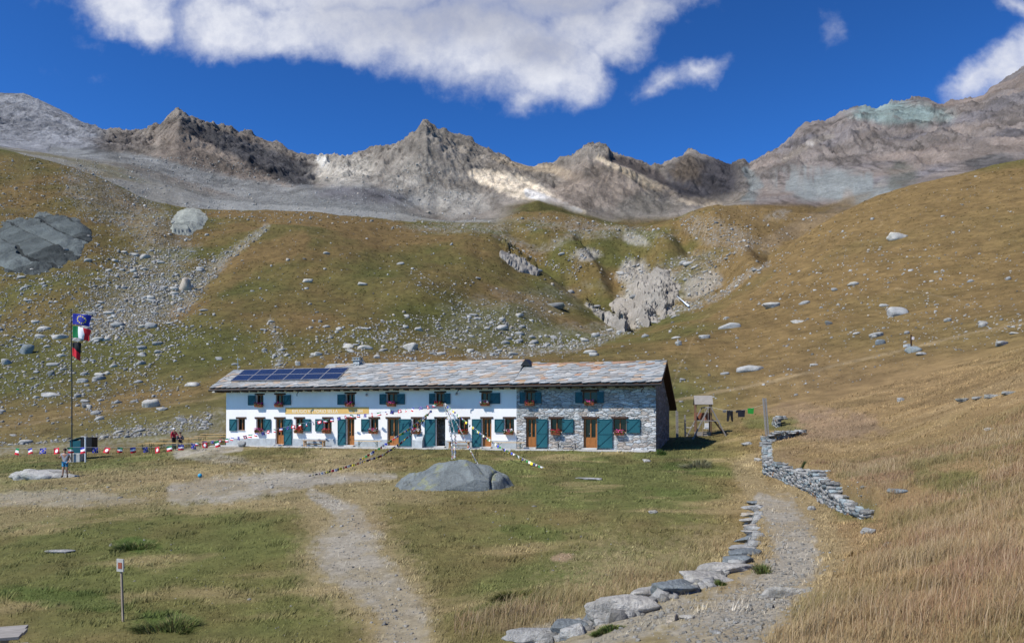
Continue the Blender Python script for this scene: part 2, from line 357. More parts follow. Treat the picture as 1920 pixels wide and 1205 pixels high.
ucols = np.concatenate([np.linspace(-500, -60, 46)[:-1], np.linspace(-60, 1980, 980), np.linspace(1980, 2400, 44)[1:]])
NC = len(ucols)
def far_terrain():
    K = len(LAY)
    D = np.array([poly(l[0], ucols) for l in LAY]); Yp = np.array([poly(l[1], ucols) for l in LAY])
    # the far rows break the straight runs of the traced lines
    for k in range(1, K):
        if k not in (K-3,): Yp[k] += (0.7 if k >= K - 3 else 2.0) * fbm(ucols / 40.0, ucols * 0 + k * 7.7, 3, 40 + k)
    Yp[K-3] += 1.3 * fbm(ucols / 9.0, ucols * 0 + 3.3, 4, 77); Yp[K-2] += 1.3 * fbm(ucols / 9.0, ucols * 0 + 3.3, 4, 77)
    for k in (1, 2, 3, 4):                                   # no kinks across the grass slopes
        ker = np.hanning(25); ker /= ker.sum(); Yp[k] = np.convolve(np.pad(Yp[k], 12, mode='edge'), ker, 'valid')
        D[k] = np.convolve(np.pad(D[k], 12, mode='edge'), ker, 'valid')
    Z = (HY - Yp) * D / F
    t = [0.0]
    for k in range(1, K): t += list(k - 1 + (np.arange(LAY[k][2]) + 1) / LAY[k][2])
    t = np.array(t); NR = len(t)
    k0 = np.clip(np.floor(t - 1e-9).astype(int), 0, K - 2); fr = (t - k0)[:, None]
    lD = np.log(D); DD = np.exp(lD[k0] * (1 - fr) + lD[k0+1] * fr)
    # heights: cubic along each column in distance, slopes limited
    dl = np.diff(Z, axis=0) / np.diff(D, axis=0); m = np.zeros_like(Z); m[0] = dl[0]; m[-1] = dl[-1]
    m[1:-1] = np.where(dl[:-1] * dl[1:] > 0, 2 * dl[:-1] * dl[1:] / (dl[:-1] + dl[1:] + 1e-12), 0)
    hh = (D[k0+1] - D[k0]); tt = (DD - D[k0]) / hh
    ZZ = (2*tt**3-3*tt**2+1)*Z[k0] + (tt**3-2*tt**2+tt)*hh*m[k0] + (-2*tt**3+3*tt**2)*Z[k0+1] + (tt**3-tt**2)*hh*m[k0+1]
    ZL = Z[k0] * (1-tt) + Z[k0+1] * tt
    mtn = sst(8.6, 9.6, t)[:, None]
    ZZ = ZZ * (1 - mtn) + (0.35 * ZZ + 0.65 * ZL) * mtn
    X = (ucols[None, :] - CX) / F * DD
    # relief
    A = np.array([l[3] for l in LAY]); A[0] = 0.1
    lft = 1 - .5*sst(210, 150, ucols)[None, :]
    amp = lft * (A[k0][:, None] * (1-fr) + A[k0+1][:, None] * fr) * np.ones_like(DD)
    crest = np.exp(-((t - (K-3)) / 0.22)**2)[:, None]; foot = np.exp(-((t - 10) / 0.0001)**2)[:, None] * 0
    g = fbm(X/46.0, DD/46.0, 5, 5) * 0.75 + fbm(X/9.0, DD/9.0, 4, 15) * 0.12
    gul = fbm(X/75.0 + 0.6*fbm(X/150., DD/150., 2, 8), DD/300.0, 5, 31, 0.55, ridged=True)
    crag = fbm(X/130.0, DD/110.0, 6, 61, 0.58, ridged=True)
    fine = fbm(X/22.0 + DD/60.0, DD/30.0, 4, 91, 0.6, ridged=True)
    scree = scree_mask(ucols[None, :] * np.ones_like(DD), HY - F * ZZ / DD)
    cr = (crag * 0.75 + gul * 0.8 + fine * 0.46) * (1 - 0.82 * scree)
    wx = X + 22*fbm(X/60., DD/60., 3, 801); wy = DD + 22*fbm(X/60., DD/60., 3, 802)
    vf = fbm(wx/8.5 + wy/40., wy/14.0, 4, 811, 0.62, ridged=True); vs2 = fbm(wx/30.0, wy/60.0, 4, 812, .6, ridged=True)
    cr2 = (fine * 0.26 + vs2 * .46 + vf * 0.24) * (1 - 0.80 * scree)
    cr = (crag * 0.62 + gul * 0.95) * (1 - 0.82 * scree)
    dz = amp * (g * (1 - mtn) + (cr * (1 - 0.93 * crest) + cr2 * (1 - .85 * crest)) * mtn)
    uu_ = ucols[None, :] * np.ones_like(DD); yp_ = HY - F * ZZ / DD; kn = (1 - mtn) * sst(1.5, 2.8, t)[:, None]
    for (a, b, rx, ry, h) in ((1235,472,48,30,17),(1335,428,58,26,16),(1388,508,40,22,12),(1068,492,36,36,14),(1150,446,48,20,7),(1010,446,34,20,6),(1300,505,36,22,6),(1120,520,28,30,6),(1440,430,40,24,6),(560,470,150,50,9),(900,470,80,42,8),(790,560,90,30,5),(650,620,110,26,4),(950,600,60,26,4),(300,430,50,30,5),(120,560,90,30,4),(1650,520,120,40,4),(1500,600,90,24,3)):
        dz += h * kn * np.exp(-((uu_ - a) / rx)**2 - ((yp_ - b) / ry)**2)
    for pl, dp in (([(500,428,14),(440,470,18),(385,520,24),(330,585,30)], 1.6),([(1090,450,10),(1130,500,13),(1165,545,15),(1185,590,16)], 5.0),([(1440,495,8),(1380,535,10),(1300,572,12),(1190,612,12)], 2.0),([(1190,430,12),(1260,455,13),(1320,480,12)], 3.5),([(1275,440,10),(1290,475,13),(1262,512,14)], 4.5),([(960,440,9),(1020,470,11),(1085,465,11)], 3.0)):
        dz -= dp * kn * stroke(uu_, yp_, pl, .15, 9, .95)
    hum = (t > 1.5)[:, None] * (1-mtn) * sst(1.5, 3, t)[:, None]
    dz += hum * (1.3 * fbm(X/26.0, DD/26.0, 3, 25) + 0.5 * fbm(X/7.0, DD/14.0, 3, 35))
    # rocky ground is rough
    uu = ucols[None, :] * np.ones_like(DD); yp = HY - F * ZZ / DD
    rk = rock_mask(uu, yp)
    dz += rk * (1-mtn) * (fbm(X/7.0, DD/9.0, 5, 45, 0.6, ridged=True) * 6.0)
    dz *= sst(0, 0.5, t)[:, None]
    nz = 0.14 * fbm(X*0.16, DD*0.16, 2, 21) + 0.05 * fbm(X*0.7, DD*0.7, 3, 3) + 0.022*fbm(X*4, DD*4, 3, 9)
    ZZ = ZZ + dz + nz * sst(0.6, 0, t)[:, None]
    return X, DD, ZZ, t, k0
# ---- where what lies, as soft brushes
def el(u, y, cx, cy, rx, ry, a=0.0, n=0.35, seed=0, soft=0.35):
    c, s = math.cos(a), math.sin(a); dx = u - cx; dy = y - cy
    px = (dx*c - dy*s) / rx; py = (dx*s + dy*c) / ry
    r = np.hypot(px, py) + n * fbm(u/ (12.0 + rx*0.15), y/(8.0 + ry*0.15), 4, 100 + seed)
    return sst(1 + soft, 1 - soft, r)
def stroke(u, y, pts, n=0.3, seed=0, soft=0.35):
    """pts: (x, y, half width)"""
    best = np.full(np.shape(u), 9.0)
    for (ax, ay, aw), (bx, by, bw) in zip(pts[:-1], pts[1:]):
        dx, dy = bx-ax, by-ay; L2 = dx*dx+dy*dy + 1e-9
        t = np.clip(((u-ax)*dx+(y-ay)*dy)/L2, 0, 1)
        d = np.hypot(u-ax-t*dx, y-ay-t*dy) / (aw + (bw-aw)*t)
        best = np.minimum(best, d)
    best = best + n * fbm(u/9.0, y/5.0, 4, 200 + seed)
    return sst(1 + soft, 1 - soft, best)
def scree_mask(u, y):
    m = el(u, y, 660, 372, 120, 24, -0.05, .2, 1); m = np.maximum(m, el(u, y, 1560, 345, 150, 42, 0.15, .3, 2))
    m = np.maximum(m, stroke(u, y, [(100,285,10),(260,300,12),(420,345,16),(520,365,20),(600,375,18)], .3, 3))
    m = np.maximum(m, stroke(u, y, [(1150,305,8),(1240,345,12),(1330,383,12)], .3, 4)); m = np.maximum(m, stroke(u, y, [(960,312,8),(1030,330,10),(1100,350,8)], .3, 5) * .7)
    return np.maximum(m, stroke(u, y, [(1340,388,10),(1480,385,12),(1620,370,10)], .3, 6))
def rock_mask(u, y):
    m = el(u, y, 1215, 552, 52, 34, 0.5, .4, 10)
    m = np.maximum(m, stroke(u, y, [(945,480,6),(975,497,10),(1005,512,4)], .3, 11))
    m = np.maximum(m, el(u, y, 1185, 512, 26, 22, 0, .4, 12)); m = np.maximum(m, el(u, y, 1310, 535, 40, 20, .4, .5, 13) * .7)
    m = np.maximum(m, el(u, y, 1190, 450, 26, 10, -.3, .5, 14) * .6); m = np.maximum(m, el(u, y, 1100, 478, 22, 12, 0, .5, 15) * .7)
    m = np.maximum(m, stroke(u, y, [(1100,570,3),(1130,592,6),(1160,608,9)], .6, 16))
    return m
def speck(u, y, s=1.0, seed=0):
    return sst(-0.25, 0.3, vnoise(u/(2.2*s), y/(1.5*s), 900+seed) + .5*vnoise(u/(6*s), y/(4*s), 901+seed))
def mixc(c, col, m): return c * (1 - m[..., None]) + np.array(col) * m[..., None]
GR = (0.094,0.099,0.032); BR = (0.158,0.115,0.050); TAN = (0.27,0.205,0.105); GRAV = (0.25,0.23,0.19); PURP = (0.185,0.13,0.09)
def paint(u, y, X, Y):
    """albedo of meadow and hill ground"""
    big = fbm(X/9.0, Y/14.0, 4, 300); med = fbm(X/2.2, Y/3.0, 4, 310); sm = fbm(X/0.5, Y/0.7, 3, 320)
    big2 = fbm(X/60.0, Y/80.0, 4, 330)
    nr = sst(90, 55, Y)
    # meadow: green and straw patches; hills: olive and russet
    g = np.clip(0.5 + 0.9*(big*0.7 + med*0.5)*nr + (1-nr)*(0.9*big2 + 0.55*fbm(X/18., Y/30., 5, 333)), 0, 1)
    bias = np.zeros_like(u)
    bias += 0.30*el(u,y,250,1080,330,130,0,.3,20) + 0.35*el(u,y,1050,1090,170,50,0.2,.3,21) + 0.25*el(u,y,1340,850,120,35,0,.3,22)
    bias += 0.35*el(u,y,1080,900,170,55,0,.3,23) - 0.25*el(u,y,420,1100,150,60,.2,.3,24) - 0.2*el(u,y,700,870,380,14,0,.3,25)
    bias += .16*nr*(u < 1450) + .22*el(u,y,1330,860,130,60,0,.4,38) + .2*el(u,y,1650,800,260,26,.05,.6,39)*nr
    bias += 0.30*el(u,y,150,600,330,160,0,.3,26) + 0.35*el(u,y,850,620,180,40,.1,.3,27) - 0.35*el(u,y,560,440,210,45,0,.3,28) - 0.45*stroke(u,y,[(330,590,14),(450,500,25),(560,450,20)],.3,29)
    rgt = sst(1250, 1420, u) * sst(300, 340, y); bias -= .30 * rgt
    bias += 0.42*el(u,y,900,425,130,14,0,.3,30) + 0.55*stroke(u,y,[(1180,610,6),(1320,590,8),(1400,545,13),(1450,505,8)],.3,31) - 0.30*el(u,y,1680,560,400,220,-.4,.2,32)
    bias += 0.3*el(u,y,1080,500,120,40,.4,.4,33) - 0.3*el(u,y,1300,430,110,18,-.3,.4,34) + 0.30*el(u,y,1020,660,160,12,0,.4,35) - .25*stroke(u,y,[(230,740,18),(420,700,22),(500,640,20)],.4,36)
    g = np.clip(g + bias, 0, 1)
    c = np.array(BR) * (1 - g[..., None]) + np.array(GR) * g[..., None]
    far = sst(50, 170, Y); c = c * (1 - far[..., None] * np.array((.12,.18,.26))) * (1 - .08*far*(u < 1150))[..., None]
    c = mixc(c, (0.180,0.122,0.052), .5*rgt); c = mixc(c, (0.088,0.092,0.026), .35*el(u,y,300,1090,420,120,0,.4,37)*nr)
    c = c * (1 + 0.22 * sm * nr + 0.16 * med)[..., None]
    c = mixc(c, TAN, 0.55 * sst(0.15, 0.6, fbm(X/3.3, Y/2.0, 4, 340)) * nr * sst(2, 10, Y))
    rslope = sst(1330, 1500, u + 0.25*(y-900)) * sst(640, 720, y)
    c = mixc(c, (0.215,0.145,0.075), 0.45 * rslope)
    # dry reddish and pinkish grass
    for (cx, cy, rx, ry, s) in ((1560,800,85,28,.8),(1650,885,55,25,.7),(1780,1050,190,120,.6),(1500,770,60,16,.5),(990,1160,95,30,.6),(1860,900,120,50,.35),(1450,860,50,18,.4),(690,990,40,20,.3)):
        c = mixc(c, PURP if ry < 40 else (0.25,0.165,0.09), .7 * s * el(u,y,cx,cy,rx,ry,0,.45,int(cx)))
    for (cx, cy, rx, ry, s) in ((1790,905,80,22,.6),(1600,960,50,20,.4),(1000,1000,60,15,.5),(255,1020,45,12,.9),(310,1165,50,18,.8),(1450,795,60,14,.5),(1280,925,70,10,.4),(110,1120,120,18,.7),(1310,880,70,10,.5),(1120,1085,70,12,.6)):
        c = mixc(c, (0.055,0.085,0.018), s * el(u,y,cx,cy,rx,ry,-.1,.5,int(cx)+1))
    # trodden ground and paths
    tanm = stroke(u,y,[(640,930,95),(640,1000,62),(650,1050,92),(720,1110,80),(748,1150,74),(752,1215,68)],.3,50)
    tanm = np.maximum(tanm, 0.8*el(u,y,430,912,420,40,0,.3,51)); tanm = np.maximum(tanm, stroke(u,y,[(1400,880,26),(1425,930,24),(1490,960,70),(1495,1050,85),(1420,1110,95),(1330,1160,150),(1250,1210,220)],.3,52))
    tanm = np.maximum(tanm, .7*stroke(u,y,[(240,900,20),(120,935,40),(-60,960,50)],.3,53))
    c = mixc(c, (0.235,0.185,0.10), tanm * 0.72)
    gv = stroke(u,y,[(585,925,10),(625,945,14),(660,970,22),(670,1000,30),(655,1035,62),(668,1060,48),(735,1120,42),(762,1160,40),(752,1215,48)],.35,54)
    gv = np.maximum(gv, stroke(u,y,[(330,925,18),(420,918,24),(520,905,20),(600,897,12),(740,893,6)],.4,55)); gv = np.maximum(gv, .7*el(u,y,390,858,70,10,-.1,.5,56))
    gv = np.maximum(gv, stroke(u,y,[(1425,935,10),(1465,965,34),(1488,1010,38),(1494,1060,40),(1445,1110,46),(1395,1150,56),(1330,1210,82)],.45,57))
    gv = np.maximum(gv, stroke(u,y,[(335,850,10),(400,843,9),(450,840,6)],.3,58)); gv = np.maximum(gv, .6*el(u,y,90,935,150,14,0,.6,59)); gv = np.maximum(gv, .8*stroke(u,y,[(1030,1210,40),(1140,1185,30),(1280,1140,25)],.5,60))
    gv = gv * (0.55 + 0.45 * sst(-.3, .2, med + .7 * sm)); peb = sst(0.1, 0.6, fbm(X/0.12, Y/0.16, 3, 360))
    c = mixc(c, GRAV, gv * 0.88); c = c * (1 + 0.25 * peb * gv)[..., None]
    bald = el(u,y,1053,1045,22,8,0,.5,61) + el(u,y,115,1032,26,6,0,.5,62)*0
    c = mixc(c, (.24,.17,.11), np.clip(bald,0,1)*.8)
    # trails over the slopes
    tr = stroke(u,y,[(1262,752,3),(1330,738,3),(1450,715,3.2),(1560,686,2.6),(1700,655,2.4),(1830,622,2),(1960,600,2)],.6,63)
    tr = np.maximum(tr, .45*stroke(u,y,[(1262,722,1.6),(1272,690,1.5),(1288,664,1.5),(1296,640,1.3),(1318,600,1.2),(1330,588,1.0)],.8,64)); tr = np.maximum(tr, .6*stroke(u,y,[(1680,540,1.6),(1760,555,1.6),(1800,565,1.5)],.3,65)); tr = np.maximum(tr, .5*stroke(u,y,[(1640,400,1.2),(1655,420,1.2),(1640,432,1.2)],.3,66))
    tr = np.maximum(tr, .7*stroke(u,y,[(0,800,2),(70,792,2),(150,775,2),(260,764,2),(420,745,2)],.9,67) * .6)
    c = mixc(c, (0.27,0.205,0.115), tr * 0.6)
    # stony ground between the boulders
    st = np.zeros_like(u)
    st = np.maximum(st, .55*stroke(u,y,[(200,590,40),(270,520,50),(330,470,36),(260,400,40),(150,350,30)],.7,70)); st = np.maximum(st, .8*stroke(u,y,[(240,600,24),(330,560,30),(385,515,16),(440,470,8),(500,425,7)],.45,71))
    st = np.maximum(st, .6*stroke(u,y,[(0,848,14),(150,835,14),(300,812,20),(420,792,26)],.6,72)); st = np.maximum(st, .75*stroke(u,y,[(880,668,7),(990,658,9),(1080,650,9),(1160,622,10),(1230,590,10),(1290,575,8),(1350,555,6),(1400,515,6),(1440,495,5)],.6,73))
    st = np.maximum(st, .55*el(u,y,1350,440,70,22,-.3,.7,74)); st = np.maximum(st, .6*el(u,y,1130,430,120,12,-.1,.7,75)); st = np.maximum(st, .6*el(u,y,860,428,110,8,0,.6,76)); st = np.maximum(st, .8*el(u,y,1455,405,26,9,.3,.5,77))
    st = np.maximum(st, .5*el(u,y,1050,620,90,14,.1,.7,78)); st = np.maximum(st, .5*stroke(u,y,[(505,600,5),(525,650,6),(520,690,7)],.5,79)); st = np.maximum(st, rock_mask(u,y)); st = np.maximum(st, .55*stroke(u,y,[(930,440,7),(1010,470,8),(1080,440,8),(1180,440,7)],.6,80))
    st = np.maximum(st, .45*el(u,y,1290,500,70,22,.2,.6,81)); st = np.maximum(st, .35*el(u,y,940,590,150,45,.25,.7,82))
    st = st * sst(66, 76, Y) * (0.22 + 0.78 * speck(u, y, 1.0, 1)) * 0.62
    st = np.maximum(st, rock_mask(u, y) * (0.5 + .5 * speck(u, y, 1.2, 2)))
    sc = (0.27,0.26,0.235); c = mixc(c, sc, np.clip(st, 0, 1) * 0.9)
    c = mixc(c, (0.31,0.285,0.24), rock_mask(u,y) * 0.5 * (Y > 200))
    # pale scree behind the first crest
    grey = sst(0, 1, (sst(640, 700, Y) * (u < 940))) ; 
    grey = np.where(u < 780, sst(630, 690, Y), sst(800, 900, Y) * sst(980, 900, u))
    c = mixc(c, (0.175,0.17,0.15), grey * (1 - .6*sst(0.0,.4,fbm(X/60,Y/90,4,380))*sst(330,200,u)))
    c = mixc(c, (0.205,0.21,0.20), np.maximum(.8*el(u,y,560,385,200,22,-.05,.3,83), 0) * sst(640,700,Y))
    c = mixc(c, (0.17,0.135,0.10), 0.35*np.clip(stroke(u,y,[(1440,455,12),(1500,425,16),(1570,400,14)],.7,84),0,1)*sst(480,560,Y))
    hs = fbm(X/1.1, Y/2.2, 3, 390); c = c * (1 + sst(25, 50, Y) * (.32*hs + .22*fbm(X/4.5, Y/9., 3, 391)))[..., None]
    return np.clip(c, 0.005, 0.9)
def paint_mtn(u, y, X, Y, Z):
    n1 = fbm(X/140., Y/120. + Z/90., 5, 400); n2 = fbm(X/30., Z/26., 5, 410); st = fbm((X*0.5 + Z*1.0)/14.0, (X - Z*0.4)/170.0, 4, 420)
    c = np.ones(u.shape + (3,)) * np.array((0.215,0.19,0.16))
    c = mixc(c, (0.235,0.24,0.25), sst(215, 170, u)); c = mixc(c, (.135,.12,.11), .7*el(u,y,230,266,60,16,0,.4,1))
    c = mixc(c, (0.19,0.155,0.125), .9*el(u,y,430,305,160,60,-.3,.3,2)); 
    up = stroke(u,y,[(345,232,8),(420,264,18),(500,300,22),(570,330,26)],.25,3); c = mixc(c, (0.070,0.068,0.070), up)  # darker rock, with the shade of the face behind the spur painted in
    c = mixc(c, (0.40,0.37,0.315), .85*el(u,y,650,320,62,36,0,.35,4)); c = mixc(c, (.55,.53,.47), el(u,y,606,300,12,12,0,.5,5))
    c = mixc(c, (0.25,0.225,0.19), .8*el(u,y,800,310,90,70,0,.3,6)); c = mixc(c, (0.36,0.33,0.28), .7*el(u,y,760,330,45,26,.6,.5,7)); c = mixc(c,(.33,.31,.27),.7*el(u,y,840,380,75,28,0,.4,8))
    cl = stroke(u,y,[(888,326,9),(930,338,17),(975,350,20),(1020,368,14),(1062,388,8),(1095,398,5)],.35,9); c = mixc(c, (0.66,0.56,0.42), cl * .95); c = mixc(c, (.74,.72,.68), .8*stroke(u,y,[(990,362,8),(1040,380,8),(1085,396,6)],.5,10))
    c = mixc(c, (0.36,0.29,0.20), .8*stroke(u,y,[(925,296,4),(980,312,7),(1040,318,8),(1080,335,9)],.4,11))
    c = mixc(c, (0.24,0.195,0.155), .8*el(u,y,1120,350,90,45,.2,.4,12)); c = mixc(c, (0.085,0.072,0.066), .9*stroke(u,y,[(1125,295,5),(1180,306,9),(1225,325,10),(1250,345,6)],.3,13))  # the dark stroke paints in shade on the face below the peak
    c = mixc(c, (0.50,0.41,0.29), .9*stroke(u,y,[(1120,296,3),(1170,320,6),(1230,350,8),(1290,374,9),(1350,386,6)],.35,14)); c = mixc(c, (0.16,0.145,0.12), .8*el(u,y,1215,385,65,22,.25,.4,15))
    c = mixc(c, (0.052,0.050,0.056), .95*el(u,y,1320,335,82,45,.15,.25,16)); c = mixc(c,(.12,.095,.07),.8*el(u,y,1290,320,28,26,0,.5,17))  # recessed face: dark rock deepened with painted shade
    R_ = sst(1395, 1430, u)
    c = mixc(c, (0.225,0.195,0.175), R_); c = mixc(c, (0.155,0.145,0.15), R_ * sst(0, .5, n1) * .85)
    tl = el(u,y,1690,212,95,20,-.05,.45,18); c = mixc(c, (0.21,0.265,0.25), tl*sst(-.6,.3,n2+.4)); c = mixc(c, (.19,.22,.22), .7*stroke(u,y,[(1400,320,8),(1420,350,12),(1400,380,12)],.5,19)*1)
    c = mixc(c, (.3,.26,.2), .8*stroke(u,y,[(1470,300,5),(1530,262,6),(1560,255,5)],.5,20)*.5)
    fan = el(u, y, 1575, 352, 125, 34, -.12, .35, 21); stk = vnoise(u/13.0 + (y-300)/60.0, y/90.0, 950) + .5*vnoise(u/5.0, y/50.0, 951)
    fan = fan * sst(-.55, .25, stk + sst(325, 365, y) * .9)
    c = mixc(c, (0.235,0.255,0.245), .9*fan); c = mixc(c, (.27,.225,.185), .6*fan*sst(.1,.5,vnoise(u/30.0, y/80.0, 952)))
    c = mixc(c, (.42,.38,.34), el(u,y,1519,270,8,6,0,.3,30)); c = mixc(c, (.10,.105,.085), .7*el(u,y,1690,330,26,26,0,.4,31)); c = mixc(c, (.11,.11,.11), .7*el(u,y,1840,290,60,26,-.3,.5,32))
    c = mixc(c, (0.15,0.14,0.14), .6*sst(1830,1870,u)*sst(215,180,y))
    s = scree_mask(u, y) * (u < 800); c = mixc(c, (0.215,0.22,0.21), .85*s); c = mixc(c, (0.15,0.145,0.15), el(u,y,672,368,82,16,-.05,.25,33))
    c = mixc(c, (.27,.235,.19), .7*stroke(u,y,[(1340,388,8),(1400,384,8)],.4,34)); c = mixc(c, (.19,.15,.13), .6*el(u,y,1500,388,90,14,0,.4,35))
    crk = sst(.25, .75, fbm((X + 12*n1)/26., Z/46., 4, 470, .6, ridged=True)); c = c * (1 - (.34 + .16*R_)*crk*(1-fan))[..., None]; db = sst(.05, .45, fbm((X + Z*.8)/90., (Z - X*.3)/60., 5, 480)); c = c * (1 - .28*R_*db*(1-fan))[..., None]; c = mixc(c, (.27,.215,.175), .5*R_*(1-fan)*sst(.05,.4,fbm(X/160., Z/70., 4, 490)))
    f = (1 + 0.34 * n2 * (1-.6*fan) + 0.34 * st * (1 - .75*R_) * (1-fan) + 0.20 * n1); light = (u < 200); c = c * f[..., None]
    return np.clip(c * 1.06, 0.01, 0.9)
def grid_faces(nr, nc, off=0):
    a = (np.arange(nr-1)[:, None] * nc + np.arange(nc-1)[None, :]).ravel() + off
    return np.stack([a, a+1, a+nc+1, a+nc], 1)

# near sheet: columns fan out from behind the camera and meet the far columns at 80 m
nyr = np.concatenate([np.linspace(-9, 3, 25)[:-1], np.exp(np.linspace(math.log(3+3), math.log(83), 400)) - 3])
nyr[-1] = 80.0
sx = (ucols - CX) / F * 80 / 90.0
NYg = nyr[:, None] * np.ones(NC)[None, :]; NXg = sx[None, :] * (nyr[:, None] + 10)
NZg = near_z(NXg, NYg)
fX, fY, fZ, ft, fk = far_terrain()
NZg[-1] = fZ[0]; k = np.exp(-(80 - nyr) / 2.0)[:, None]
NZg = NZg + (fZ[0] - near_z(NXg[-1:], NYg[-1:])[0])[None, :] * k * (nyr < 80)[:, None]
M_ground = mat_attr('meadow_turf', (3.5, 16.0, 45.0), 0.55, 0.45, 0.05)
M_hill = mat_attr('hill_grass', (0.35, 1.6, 5.0), 0.60, 0.6, 0.4)
M_mtn = mat_attr('mountain_rock', (0.04, 0.16, 0.5), 0.45, 0.85, 4.5)
def proj(X, Y, Z): Yc = np.maximum(Y, 3.0); return CX + F * X / Yc, HY - F * Z / Yc
u_, y_ = proj(NXg, NYg, NZg)
tag(np_mesh('ground', np.stack([NXg, NYg, NZg], -1).reshape(-1, 3), grid_faces(len(nyr), NC), M_ground, None, paint(u_, y_, NXg, NYg).reshape(-1, 3), True), kind='structure')
u_, y_ = proj(fX, fY, fZ)
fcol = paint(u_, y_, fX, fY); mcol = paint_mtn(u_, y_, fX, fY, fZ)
mk = sst(8.75, 9.1, ft)[:, None]
low = sst(8.0, 8.9, ft)[:, None] * (1 - sst(900, 1000, u_) * sst(1680, 1520, u_ + 30*fbm(u_/30., y_/8., 3, 5)))
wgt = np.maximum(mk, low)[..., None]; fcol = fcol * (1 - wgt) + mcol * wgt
HS = int(np.searchsorted(ft, 8.0)) + 1
P3 = np.stack([fX, fY, fZ], -1)
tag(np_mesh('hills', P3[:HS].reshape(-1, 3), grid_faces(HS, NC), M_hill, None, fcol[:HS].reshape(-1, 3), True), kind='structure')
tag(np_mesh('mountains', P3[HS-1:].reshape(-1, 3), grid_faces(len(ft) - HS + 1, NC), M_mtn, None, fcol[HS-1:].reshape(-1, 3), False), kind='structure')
# lookup: photograph position -> the point of the terrain seen there
AX = np.vstack([NXg[30:-1], fX]); AY = np.vstack([NYg[30:-1], fY]); AZ = np.vstack([NZg[30:-1], fZ])
AU = CX + F * AX / AY; AP = HY - F * AZ / AY
far_start = len(nyr) - 31
AC = np.minimum.accumulate(AP, axis=0)
def hit(px, py):
    """first terrain point on the sight line"""
    if py > 845 or True:
        # march on the near sheet
        d = np.concatenate([np.linspace(4, 80, 1500)])
        X = (px - CX) / F * d; z = near_z(X, d); yp = HY - F * z / d
        i = np.argmax(yp <= py)
        if yp[i] <= py and i > 0: return Vector((X[i], d[i], z[i]))
    c = int(np.clip(np.searchsorted(ucols, px), 0, NC-1)); col = AC[far_start:, c]
    i = int(np.argmax(col <= py)); i += far_start
    return Vector((AX[i, c], AY[i, c], AZ[i, c]))
def hits_far(px, py):
    c = np.clip(np.searchsorted(ucols, px), 0, NC-1); n = len(c); res = np.zeros((n, 3))
    A = AC[far_start:][:, c]                                  # rows x n
    i = np.argmax(A <= py[None, :], axis=0) + far_start
    return np.stack([AX[i, c], AY[i, c], AZ[i, c]], 1), i
def gz(x, y): return float(near_z(np.array([x]), np.array([y]))[0])

def hits_near(px, py):
    n = len(px); D = np.zeros(n); Z = np.zeros(n); done = np.zeros(n, bool)
    for d in np.exp(np.linspace(math.log(4), math.log(80), 420)):
        k = ~done
        if not k.any(): break
        z = near_z((px[k]-CX)/F*d, np.full(k.sum(), d)); h = HY - F*z/d <= py[k]
        ii = np.where(k)[0][h]; D[ii] = d; Z[ii] = z[h]; done[ii] = True
    D[~done] = 80
    return np.stack([(px-CX)/F*D, D, Z], 1)

def patch_outcrop(name, label, mask, bbox, disp, colf, cat='rock outcrop', nrm=(0,-.55,.83), k=3):
    """a body of bare rock standing out of the hillside, on a finer grid of its own"""
    x0, x1, y0, y1 = bbox; rows = np.arange(far_start, AX.shape[0]-60); c0, c1 = np.searchsorted(ucols, [x0, x1])
    vis = (AP[rows][:, c0:c1] <= AC[rows][:, c0:c1] + 1.5) & (AP[rows][:, c0:c1] > y0) & (AP[rows][:, c0:c1] < y1) & (AY[rows][:, c0:c1] < 560)
    rr = rows[vis.any(axis=1)]; r0, r1 = rr.min(), rr.max()
    def up(A):
        A = A[r0:r1+1, c0:c1]; ri = np.linspace(0, A.shape[0]-1, (A.shape[0]-1)*k+1); ci = np.linspace(0, A.shape[1]-1, (A.shape[1]-1)*k+1)
        i = np.clip(ri.astype(int), 0, A.shape[0]-2); f = (ri-i)[:, None]; A = A[i]*(1-f) + A[i+1]*f
        j = np.clip(ci.astype(int), 0, A.shape[1]-2); g = (ci-j)[None, :]; return A[:, j]*(1-g) + A[:, j+1]*g
    X, Y, Z = up(AX), up(AY), up(AZ); u = CX + F*X/Y; y = HY - F*Z/Y; m = mask(u, y)
    d = disp(X, Y, Z, u, y, m); d = d * sst(0.0, 1.0, m)**.8 - 1.2 * sst(.25, .0, m)
    P = np.stack([X + nrm[0]*d, Y + nrm[1]*d, Z + nrm[2]*d], -1); org = P[P.shape[0]//2, P.shape[1]//2].copy()
    Fq = grid_faces(P.shape[0], P.shape[1]); keep = (m.ravel()[Fq] > .02).any(axis=1); Fq = Fq[keep]
    used, inv = np.unique(Fq, return_inverse=True); Fq = inv.reshape(Fq.shape)
    c = colf(X, Y, Z, u, y, d).reshape(-1, 3)[used]
    o = np_mesh(name, (P - org).reshape(-1, 3)[used], Fq, M_crag, None, c, False); o.location = org; return tag(o, label, cat)
M_crag = mat_attr('outcrop_rock', (0.3, 1.2, 5.0), 0.30, 0.8, 0.4)
def slabs(X, Z, ang, per, amp, seed, jag=.5):
    c, s = math.cos(ang), math.sin(ang); q = (X*c + Z*s)/per + jag*fbm(X/14., Z/10., 4, seed); w = (X*-s + Z*c)/(per*2.6) + .6*vnoise(np.floor(q)*3.1, q*0, seed+3)
    f = q - np.floor(q); g = w + .3*fbm(X/9., Z/9., 3, seed+9); g = g - np.floor(g)
    return amp*(f**.7)*(.45 + .55*_hash(np.floor(q), np.floor(w), seed)) + .35*amp*g

